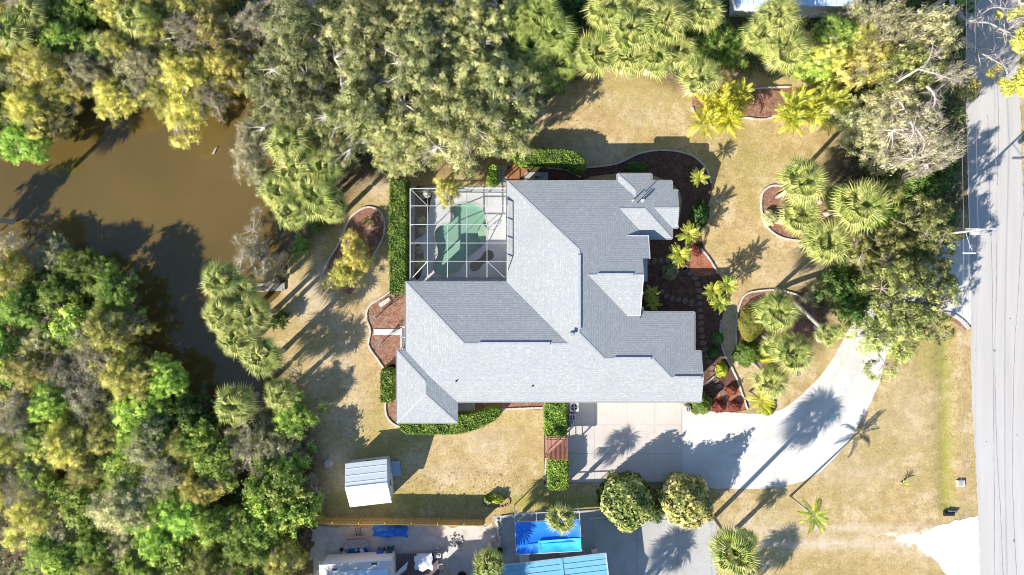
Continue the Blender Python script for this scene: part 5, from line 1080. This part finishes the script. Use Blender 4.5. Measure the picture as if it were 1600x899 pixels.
# arbour of red slats between the hedges
ab = empty('slatted_arbour', (*G(868.5, 692), 0), 0, 'red-stained slatted timber arbour between the two square hedges', 'arbour')
hA = 2.35; ax0, ax1, ay0, ay1 = -1.0, 1.0, -.98, .98
for x in (-.85, .85):
    for y in (-.8, .8): MB().box((x, y, hA/2), (.1,.1,hA)).build('post', M['redwood'], ab)
for y in (-.8, .8, -1.0, 1.0): MB().bar((ax0,y,hA),(ax1,y,hA), .05,.14).build('beam', M['redwood'], ab)
me = MB().box((0,0,hA+.1), (.04,2.05,.06)).mesh('slat', M['redwood'])
for i in range(16): link('slat', me, ab, (-.82+.115*i, 0, 0))
for x in (-.85,.85):
    for z in (.4,.9,1.4,1.9): MB().bar((x,-.8,z),(x,.8,z), .03,.06).build('side_slat', M['redwood'], ab)
pt = empty('paved_threshold', (*G(868, 692), 0), 0); pt['kind'] = 'structure'
me = MB().box((0,0,.05), (.3,.3,.05)).mesh('paver', M['brickpaver'], bevel=.008)
for i in range(6):
    for j in range(6): link('paver', me, pt, (-.79+.315*i, -.79+.315*j, 0))
# air conditioners
def acunit(px, py, w, label, fan=True):
    o = empty('air_conditioner', (*G(px, py), .07), R(2), label, 'air conditioner'); MB().box((0,0,.42), (w,w,.8)).build('cabinet', M['tan'] if not fan else M['white'], o, bevel=.03)
    MB().lathe((0,0,.82), [(w*.42,.0),(w*.42,.03),(w*.36,.03),(w*.36,.0)], 16).build('grille_ring', M['steelgrey'], o); MB().lathe((0,0,.80), [(w*.36,.025),(.01,.026)], 16).build('fan_well', M['black'], o)
    for k in range(4): MB().box((0.0+math.cos(k*1.57)*w*.17, math.sin(k*1.57)*w*.17, .836), (w*.3,w*.11,.012), k*1.57).build('fan_blade', M['alu'] if k % 2 else M['steelgrey'], o)
    return o
acunit(896, 634, .82, 'larger white air conditioner with round fan at the south wall'); acunit(893, 650, .62, 'smaller pale pool heater below the air conditioner', False); acunit(1072, 637, .5, 'small unit at the garage corner beside the round shrub', False)
x, y = G(891, 664); o = empty('pump', (x,y,.07), 0, 'grey pool pump with white pipe south of the pool heater', 'pump'); MB().lathe((0,0,0), [(.2,0),(.22,.35),(.15,.5),(.03,.55)], 12).build('housing', M['steelgrey'], o); MB().tube([(0,0,.2),(.3,.1,.2),(.3,.5,.2)], .04, 6).build('pipe', M['white'], o)
# cedar screen and metal frame on the north side
cs = empty('cedar_screen', (*G(803, 271), .03), R(42), 'slanting brown cedar boards beside the paver walkway', 'screen')
for i in range(8): MB().box((-.75+.2*i, 0, .75-.0), (.17,.03,1.45), 0).build('board', M['orange_wood'], cs)
for y in (.03,): 
    for z in (.3,1.2): MB().box((0,.04,z),(1.7,.04,.09)).build('rail', M['orange_wood'], cs)
cs2 = empty('wooden_deck', (*G(806, 270), 0), R(40), 'reddish cedar boards laid diagonally beside the paver walkway', 'deck')
for i in range(7): MB().box((0,-.55+.19*i,.1),(1.9,.17,.05)).build('board', M['orange_wood'], cs2)
fr = empty('hose_reel', (*G(838, 279), .09), 0, 'pale metal hose reel frame on the small concrete pad north of the house', 'hose reel')
MB().tube([(-.4,-.2,0),(-.4,-.2,.5),(.4,-.2,.5),(.4,-.2,0)], .03, 6).build('frame_bar', M['alu'], fr); MB().tube([(-.4,.2,0),(-.4,.2,.5),(.4,.2,.5),(.4,.2,0)], .03, 6).build('frame_bar', M['alu'], fr); MB().lathe((0,0,.25), [(.2,0),(.12,.03),(.12,.2),(.2,.22)], 10).build('reel', M['greenplastic'], fr)
# little dock
dk = empty('dock', (*G(424, 449), 0), R(2), 'short grey weathered plank dock at the pond edge', 'dock')
for i in range(16): MB().box((-1.25+.165*i, 0, .18), (.15,.75,.04)).build('plank', M['greywood'], dk)
for x in (-1.1,1.1):
    for y in (-.3,.3): MB().box((x,y,-.4),(.1,.1,1.3)).build('post', M['greywood'], dk)
for y in (-.3,.3): MB().box((0,y,.12),(2.6,.06,.1)).build('bearer', M['greywood'], dk)
# utility pole and wires
pb = Vector((*G(1427, 372), 0)); up = empty('utility_pole', pb, 0, 'tall grey utility pole with crossarm and lamp arm above the drive mouth', 'utility pole'); PH = 10.0
MB().tube([(0,0,-.2),(0,0,5),(0,0,PH)], [.15,.12,.08], 10).build('pole', M['polewood'], up, True)
tp = Vector((0,0,PH)); MB().bar(tp+Vector((-1.2,.05,-.5)), tp+Vector((1.2,.05,-.5)), .08,.1).build('crossarm', M['gutter'], up)
for x in (-1.1,-.4,.5,1.1): MB().lathe(tuple(tp+Vector((x,.05,-.44))), [(.03,0),(.07,.05),(.04,.1),(.07,.15),(.02,.2)], 8).build('insulator', M['steelgrey'], up)
MB().lathe((.45,-.1,PH-2.2), [(.24,0),(.26,.1),(.26,.85),(.2,.95),(.02,1.0)], 12).build('transformer', M['steelgrey'], up)
MB().tube([(0,0,PH-2.4),(.1,-1.0,PH-2.1),(.3,-1.6,PH-2.0)], .025, 6).build('lamp_arm', M['alu'], up); MB().box((.1,-1.8,PH-2.05),(1.1,.16,.12)).build('lamp_head', M['alu'], up, bevel=.04)
def wire(off, h, label, y0=42, y1=-42, r=.011):
    mb = MB(); x = pb.x+off; pts = []
    for a, b in ((y1, pb.y),(pb.y, y0)):
        for i in range(13): u = i/12; yy = a+(b-a)*u; pts.append((x, yy, h-.6*(1-(2*u-1)**2)*.6+.22)) if not (a == pb.y and i == 0) else None
    return tag(MB().tube(pts, r, 4).build('power_line', M['wire'], None), label, 'power line')
wire(-1.1, PH-.42, 'leftmost thin overhead wire along the road verge'); wire(-.4, PH-.42, 'second thin overhead wire from the left along the verge'); wire(1.1, PH-.42, 'rightmost thin overhead wire above the road edge'); wire(.05, PH-2.9, 'lower pale communication cable below the power lines', r=.016)
# meter cover, culvert, stray things by the road
x, y = G(1500, 755); o = empty('meter_box', (x,y,.0), 0, 'small pale square utility box set in the verge', 'utility box'); MB().box((0,0,.1),(.75,.62,.2)).build('box', M['concrete'], o, bevel=.03); MB().box((-.05,0,.21),(.35,.35,.03)).build('lid', M['steelgrey'], o)
x, y = G(1481, 802); o = empty('culvert', (x,y,0), R(-12), 'dark drain pipe mouth at the end of the green ditch', 'culvert'); MB().tube([(-.45,-.1,.1),(.45,.1,.1)], .24, 12).build('pipe', M['black'], o); MB().box((.3,.28,.12),(.9,.16,.24), R(10)).build('headwall', M['ash'], o)
x, y = G(1414, 285); tag(MB().bar((0,-.9,.12),(0.05,.9,.12),.16,.2).build('concrete_kerb', M['kerb'], loc=(1405*0+x-.4,y,0)), 'short pale kerb standing at the foot of the north-east grove', 'kerb')
for i, (px, py) in enumerate(((1278,520),(1280,530),(1276,512))):
    x, y = G(px, py); tag(MB().lathe((0,0,-.1), [(.3,0),(.34,.15),(.24,.34),(.05,.42)], 7).build('rock', M['kerb'], loc=(x,y,0), rot=(0,0,i)), ['middle','lowest','uppermost'][i]+' pale rock at the foot of the leaning palm beside the drive', 'rock')
x, y = G(1247, 586); tag(MB().lathe((0,0,0), [(.17,0),(.17,.08),(.1,.08),(.1,.02)], 10).build('valve_cover', M['steelgrey'], loc=(x,y,0)), 'small round grey cover on the grass by the lower island palms', 'cover')
ring = [G(775+21*math.cos(a), 784+9*math.sin(a)) for a in [2*math.pi*i/22 for i in range(22)]]; rg = empty('brick_ring', (*G(775,784),0), 0, 'low brick ring round the two small shrubs on the shaded lawn', 'edging'); c = rg.location
me = MB().box((0,0,.06),(.26,.12,.12)).mesh('brick', M['rust'], bevel=.008)
for i, (x, y) in enumerate(ring): link('brick', me, rg, (x-c.x, y-c.y, 0), (0,0,2*math.pi*i/22+math.pi/2))
# ---- neighbour's yard along the bottom edge
bb = empty('metal_roof_building', (*G(1225, 19), 0), R(-.6), 'building with pale blue-white ribbed metal roof at the top edge', 'building')
w_, h_ = 10.9, 3.0; MB().box((0,2.0,h_/2-.1),(w_-.6,5,h_-.2)).build('wall', M['shedwall'], bb)
for i in range(22): MB().box((-w_/2+w_/22*(i+.5), 2.0-.0, h_), (w_/22-.03,5.2,.05)).build('roof_panel', M['bluewhite'], bb)
for i in range(23): MB().box((-w_/2+w_/22*i, 2.0, h_+.03), (.05,5.2,.08)).build('standing_seam', M['bluewhite'], bb)
# white house-trailer with annexe and awning flap
tr = empty('trailer', (*G(566, 874), 0), R(3.5), 'white trailer with flat pale roof and folded sheet at the bottom edge', 'trailer'); zt = 2.7
MB().box((0,-1.5,1.5),(6.4,4.6,2.3)).build('body', M['white'], tr, bevel=.15); MB().box((0,-1.6,2.68),(6.6,4.7,.07)).build('roof', M['tan_roof'], tr, bevel=.03)
for x, y in ((-1.9,.25),(1.7,.55)): MB().box((x,y,2.74),(.5,.13,.05)).build('roof_vent', M['darkvent'], tr)
MB().box((1.3,-1.9,2.76),(3.2,3.8,.05)).build('awning_sheet', M['bluewhite'], tr)
mb = MB(); 
for i in range(12):
    a = -3.0+.27*i; mb.poly([(a,-3.8,2.76+.03*(i%2)),(a+.27,-3.8,2.76+.03*((i+1)%2)),(a+.35+.25,.1,2.76+.03*((i+1)%2)),(a+.35,.1,2.76+.03*(i%2))])
mb.build('crumpled_sheet', M['whitesheet'], tr); 
for x in (-1.6,1.6):
    wv_ = MB().tube([(x-.1,-3.85,.38),(x+.1,-3.85,.38)], .38, 14).build('wheel', M['black'], tr); 
x, y = G(628, 882); tag(MB().poly([(-.9,-.85,1.0),(.75,.7,1.1),(.55,-.1,1.0),(-.85,-1.2,.95)]).poly([(-.9,-.85,.94),(.75,.7,1.04),(.55,-.1,.94),(-.85,-1.2,.89)]).build('white_panel', M['white'], loc=(x,y,0)), 'leaning white triangular panel between the trailer and dark deck', 'panel')
# ladder, pool, bins ...
def ladder(px, py, L, w, rz, mat, label, z=.3, rungs=8, tilt=0):
    o = empty('ladder', (*G(px, py), z), rz, label, 'ladder')
    for s in (-w/2, w/2): MB().bar((s,-L/2,0),(s,L/2,tilt), .05,.07).build('side_rail', M[mat], o)
    for i in range(rungs): t = (i+.5)/rungs; MB().bar((-w/2,-L/2+L*t,tilt*t),(w/2,-L/2+L*t,tilt*t), .05,.04).build('rung', M[mat], o)
    return o
ladder(511, 884, 2.4, .42, R(2), 'white', 'white ladder standing at the left end of the trailer', .3, 8, 1.6)
ladder(561, 828, 1.0, .45, R(3), 'darkwood', 'short dark ladder leaning against the yellow fence', .1, 3, .5)
o = empty('step_stool', (*G(499, 890), 0), R(4), 'small pale stool with post at the bottom left of the trailer', 'stool'); MB().box((0,-.3,.7),(.5,.5,.06)).build('seat', M['white'], o)
for x in (-.2,.2):
    for y in (-.5,-.1): MB().box((x,y,.35),(.05,.05,.7)).build('leg', M['white'], o)
MB().box((.05,.35,.6),(.07,.07,1.2)).build('post', M['tanwood'], o)
pt = empty('picnic_table', (*G(559, 846), 0), R(4), 'weathered grey plank table north of the paddling pool', 'table')
for i in range(4): MB().box((0,-.28+.19*i,.72),(2.2,.17,.04)).build('plank', M['greywood'], pt)
MB().box((-.1,.5,.42),(1.6,.22,.04)).build('bench_plank', M['palebark'], pt)
for x in (-.8,.8):
    for y in (-.25,.25): MB().box((x,y,.35),(.08,.08,.7)).build('leg', M['greywood'], pt)
pp = empty('paddling_pool', (*G(561, 863), 0), 0, 'round blue plastic paddling pool full of clutter above the trailer', 'paddling pool')
MB().lathe((0,0,0), [(.98,0),(1.02,.35),(1.08,.38),(1.06,.42),(.95,.4),(.93,.08),(.02,.06)], 22).build('basin', M['poolplastic'], pp)
for i, (dx, dy, sz, m, nm, l) in enumerate(((.35,.25,(.3,.5,.3),'white','plastic_box','white tilted box inside the paddling pool'),(.05,-.3,(.35,.3,.28),'black','plastic_box','black box in the middle of the paddling pool'),(-.2,.35,(.25,.25,.25),'steelgrey','bucket','grey bucket at the top of the paddling pool'))):
    x, y = G(561, 863); o = empty(nm, (x+dx, y+dy, .1), .4+i, l, 'box'); MB().box((0,0,sz[2]/2),sz).build('body', M[m], o, bevel=.02); MB().box((0,0,sz[2]+.01),(sz[0]*1.06,sz[1]*1.06,.03)).build('lid', M[m], o)
for i, (px, py, r, m, nm, l) in enumerate(((539,866,.42,'alu','cooler','pale grey cooler left of the paddling pool'),(534,858,.16,'black','bucket','small black bucket left of the paddling pool'),(545,872,.2,'poolplastic','bucket','blue bucket left of the paddling pool'))):
    x, y = G(px, py); o = empty(nm, (x,y,0), .2, l, 'container'); MB().lathe((0,0,0), [(r*.8,0),(r,r*1.2),(r*1.05,r*1.25)] if i else [(r*.9,0),(r,.4),(r*.95,.45)], 10 if i else 4).build('body', M[m], o); MB().lathe((0,0,r*1.25 if i else .45), [(r,0),(r*.9,.03),(.02,.04)], 10 if i else 4).build('lid', M[m], o)
def bin_(px, py, mat, label, rz):
    o = empty('wheelie_bin', (*G(px, py), 0), rz, label, 'bin'); b = MB().prism([(-.26,-.3),(.26,-.3),(.26,.3),(-.26,.3)], .08, 1.0).build('body', M[mat], o, bevel=.02); MB().box((0,-.02,1.04),(.62,.74,.07)).build('lid', M[mat], o, bevel=.02); MB().bar((-.26,.38,.98),(.26,.38,.98),.03).build('handle', M['black'], o)
    for x in (-.24,.24): MB().tube([(x-.03,.3,.1),(x+.03,.3,.1)], .1, 10).build('wheel', M['black'], o)
    return o
b = bin_(597, 861, 'blueplastic', 'blue wheelie bin with white label by the trailer', R(5)); MB().poly([(-.12,-.12,1.08),(.12,-.12,1.08),(.12,.1,1.08),(-.12,.1,1.08)]).build('label_panel', M['white'], b)
bin_(611, 859, 'greenplastic', 'dark green wheelie bin right of the blue one', R(4))
# blue tarp heap against the fence
def tarp(name, px, py, w, d, h, mat, label, seed):
    x, y = G(px, py); rng = np.random.default_rng(seed); nx, ny = 34, 18; ph = rng.random(8)*6; mb = MB(); g = []
    for j in range(ny+1):
        for i in range(nx+1):
            u, v = i/nx*2-1, j/ny*2-1; e = max(0, 1-abs(u)**4)*max(0, 1-abs(v)**3); z = h*e*(.7+.2*math.sin(u*3+ph[0])+.13*math.sin(u*9+v*4+ph[1])+.12*math.sin(v*8-u*5+ph[2])+.06*math.sin(u*21+v*9+ph[3]))
            g.append(((u*w/2)*(1+.05*math.sin(v*6+ph[4])), (v*d/2)*(1+.14*math.sin(u*5+ph[5])), max(z, .0)+.02))
    mb.v = g
    for j in range(ny):
        for i in range(nx): a = j*(nx+1)+i; mb.f.append((a, a+1, a+nx+2, a+nx+1))
    return tag(mb.build(name, M[mat], None, True, loc=(x, y, 0)), label, 'tarpaulin')
tarp('tarpaulin', 610, 828, 3.2, 1.3, .9, 'tarp', 'crumpled shiny blue tarpaulin heaped against the yellow fence', 3)
# dark deck and grill
dd = empty('wooden_deck', (*G(654, 886), 0), R(2), 'dark board deck east of the trailer at the bottom edge', 'deck')
for i in range(24): MB().box((-1.85+.16*i, -.6, .3), (.15,3.9,.04)).build('board', M['darkwood'], dd)
for x in (-1.8,0,1.8): MB().box((x,-.6,.14),(.1,3.8,.24)).build('bearer', M['darkwood'], dd)
gr = empty('covered_grill', (*G(664, 872), .32), R(3), 'pale sheet draped over a square table on the dark deck', 'covered table'); cv = tarp('cover', 664, 872, 1.65, 1.45, .18, 'whitesheet', None, 8); cv.parent = gr; cv.location = (0,0,.75); del cv['category']
MB().box((0,0,.38),(1.4,1.2,.74)).build('body', M['shedwall'], gr, bevel=.03)
for px, py, r, h, m, nm, l in ((683,857,.2,.5,'alu','canister','small round white canister above the metal cart'),(690,884,.33,.35,'tan','round_basin','upper of the two round pale basins by the dark deck'),(693,894,.36,.35,'tan','round_basin','lower of the two round pale basins by the dark deck'),(722,899,.42,.2,'black','tyre','black tyre lying on gravel at the bottom edge'),(781,858,.3,.6,'black','flower_pot','black pot at the corner of the gravel yard')):
    x, y = G(px, py); o = empty(nm, (x,y,0), 0, l, 'container' if nm != 'tyre' else 'tyre'); MB().lathe((0,0,0), [(r*.75,0),(r,h*.5),(r,h),(r*.8,h),(r*.7,h*.5)], 16).build('body', M[m], o, True); MB().lathe((0,0,0), [(r*.72,h*.45),(.02,h*.46)], 12).build('inside', M['ash'], o)
ct = empty('metal_cart', (*G(685, 864), 0), R(5), 'small white metal cart right of the sheeted table', 'cart')
for z in (.25,.75): MB().box((0,0,z),(.6,.42,.04)).build('shelf', M['alu'], ct)
for x in (-.27,.27):
    for y in (-.18,.18): MB().box((x,y,.4),(.04,.04,.8)).build('leg', M['alu'], ct)
MB().box((0,0,.8),(.25,.2,.1)).build('box', M['steelgrey'], ct)
# fire pit: ring of ash and stones
fp = empty('fire_pit', (*G(714, 846), 0), 0, 'sooty fire spot with scattered ash on the gravel yard', 'fire pit'); rr = random.Random(8); mb = MB()
for i in range(90):
    a = rr.uniform(0,6.28); q = abs(rr.gauss(0,.38)); s = rr.uniform(.04,.14); mb.poly([(q*math.cos(a)+s*rr.uniform(.5,1.2)*math.cos(t), q*math.sin(a)+s*rr.uniform(.5,1.2)*math.sin(t), .02+.03*rr.random()) for t in [1.26*k for k in range(5)]])
tag(mb.build('ash_scatter', M['ash'], fp), kind='stuff')
for i in range(9): a = i*.7; MB().lathe((.55*math.cos(a),.55*math.sin(a),0), [(.1,0),(.12,.06),(.06,.12),(.01,.13)], 6).build('stone', M['steelgrey'], fp)
# pale low wall of stones down the yard corner
wl_ = empty('stone_edging', (*G(780, 826), 0), 0, 'broken pale stone edging down the east side of the gravel yard', 'edging'); rr = random.Random(6)
for i in range(22):
    x, y = G(777+i*.35+rr.gauss(0,.7), 812+i*3.0); MB().lathe((x-wl_.location.x, y-wl_.location.y, 0), [(.12,0),(.15,.08),(.08,.15),(.01,.16)], 6).build('stone', M['kerb'], wl_, rot=(0,0,0))
# blue canopy: sagging tarp on a white tube frame
hc = 2.6; cb = empty('canopy', (*G(852, 828), 0), 0, 'white tube frame canopy covered by a bright blue tarp', 'canopy'); c0 = Vector(cb.location)
def cpp(px, py, h=hc): return Vector(P(px, py, h))-c0
cc = [cpp(804,803), cpp(905,799), cpp(909,861), cpp(807,867)]
for i in range(4): MB().bar(cc[i], cc[(i+1)%4], .07).build('frame_tube', M['alu'], cb); MB().bar(cc[i], (cc[i].x, cc[i].y, 0), .07).build('leg', M['alu'], cb)
for px in (838,): MB().bar(cpp(px,801.5), cpp(px,816), .05).build('frame_tube', M['alu'], cb)
MB().bar(cpp(805,816), cpp(906,812), .06).build('frame_tube', M['alu'], cb)
def tarpgrid(q, n, m, mat, nm, sag=.25, dz=.06):
    mb = MB(); ph = random.random()*6
    for j in range(m+1):
        for i in range(n+1):
            u, v = i/n, j/m; p = q[0].lerp(q[1], u).lerp(q[3].lerp(q[2], u), v); s = 16*u*(1-u)*v*(1-v)
            mb.v.append((p.x, p.y, p.z+dz-sag*s+.025*math.sin(u*17+v*5+ph)*math.sin(v*9)))
    for j in range(m):
        for i in range(n): a = j*(n+1)+i; mb.f.append((a, a+1, a+n+2, a+n+1))
    return mb.build(nm, M[mat], cb, True)
tarpgrid([cpp(805.5,816.5), cpp(905.5,812.5), cpp(907,846), cpp(806.5,852)], 30, 12, 'tarp', 'tarp'); tarpgrid([cpp(806.5,852), cpp(845,848), cpp(845,864), cpp(808,865.5)], 12, 8, 'tarp', 'tarp', .12, .065); tarpgrid([cpp(841,845), cpp(907.5,840), cpp(908,859.5), cpp(841,864)], 20, 8, 'tarp_light', 'tarp', .15, .09)
# blue metal roof house at the bottom
br_ = empty('blue_roof_building', (*G(866, 878), 0), R(6.8), 'carport with ribbed light blue metal roof at the bottom edge', 'building'); W2 = 9.2; zb = 2.8
for i in range(9):
    y = 1.05-.5*i
    for x0_, x1_ in ((-W2/2, .55), (.65, W2/2)): MB().box(((x0_+x1_)/2, y-.0, zb), (x1_-x0_, .47, .05)).build('roof_panel', M['blueroof'], br_); MB().box(((x0_+x1_)/2, y+.25, zb+.03), (x1_-x0_, .04, .07)).build('standing_seam', M['blueroof'], br_)
MB().box((.6,-.95,zb+.05),(.22,4.6,.07)).build('roof_ridge', M['blueroof'], br_); MB().box((W2/2+.04,-.95,zb),(.1,4.6,.14)).build('edge_trim', M['alu'], br_); MB().box((0,1.34,zb-.02),(W2,.06,.14)).build('edge_trim', M['gutter'], br_)
MB().box((-.2,-1.6,zb/2-.1),(W2-.9,3.6,zb-.2)).build('wall', M['bluegrey'], br_)
# neighbour's house past the bottom edge
nh = empty('neighbour_house', (*G(742, 996), 0), R(4), 'gable house beyond the bottom edge', 'house'); MB().box((0,-1,2.6),(15,8,5.2)).build('wall', M['stucco'], nh); MB().poly([(-8,-5.5,5.2),(8,-5.5,5.2),(8,-1,6.8),(-8,-1,6.8)]).poly([(-8,3.5,5.2),(8,3.5,5.2),(8,-1,6.8),(-8,-1,6.8)]).build('roof', M['steelgrey'], nh)
for px, py, m, nm, l in ((819,867,'white','chest_freezer','white chest under the lower edge of the blue canopy'),(881,866,'steelgrey','crate','grey crate between the canopy and the blue roof')):
    x, y = G(px, py); o = empty(nm, (x,y,0), R(4), l, 'box'); MB().box((0,0,.42),(.85,.6,.8)).build('body', M[m], o, bevel=.03); MB().box((0,0,.84),(.88,.63,.07)).build('lid', M[m], o, bevel=.02)
ch = empty('garden_chair', (*G(928, 860), 0), R(10), 'white garden chair right of the canopy', 'chair'); MB().box((0,0,.43),(.5,.5,.05)).build('seat', M['white'], ch); MB().box((0,.25,.7),(.5,.05,.5)).build('backrest', M['white'], ch)
for x in (-.22,.22):
    for y in (-.22,.22): MB().box((x,y,.21),(.05,.05,.42)).build('leg', M['white'], ch)
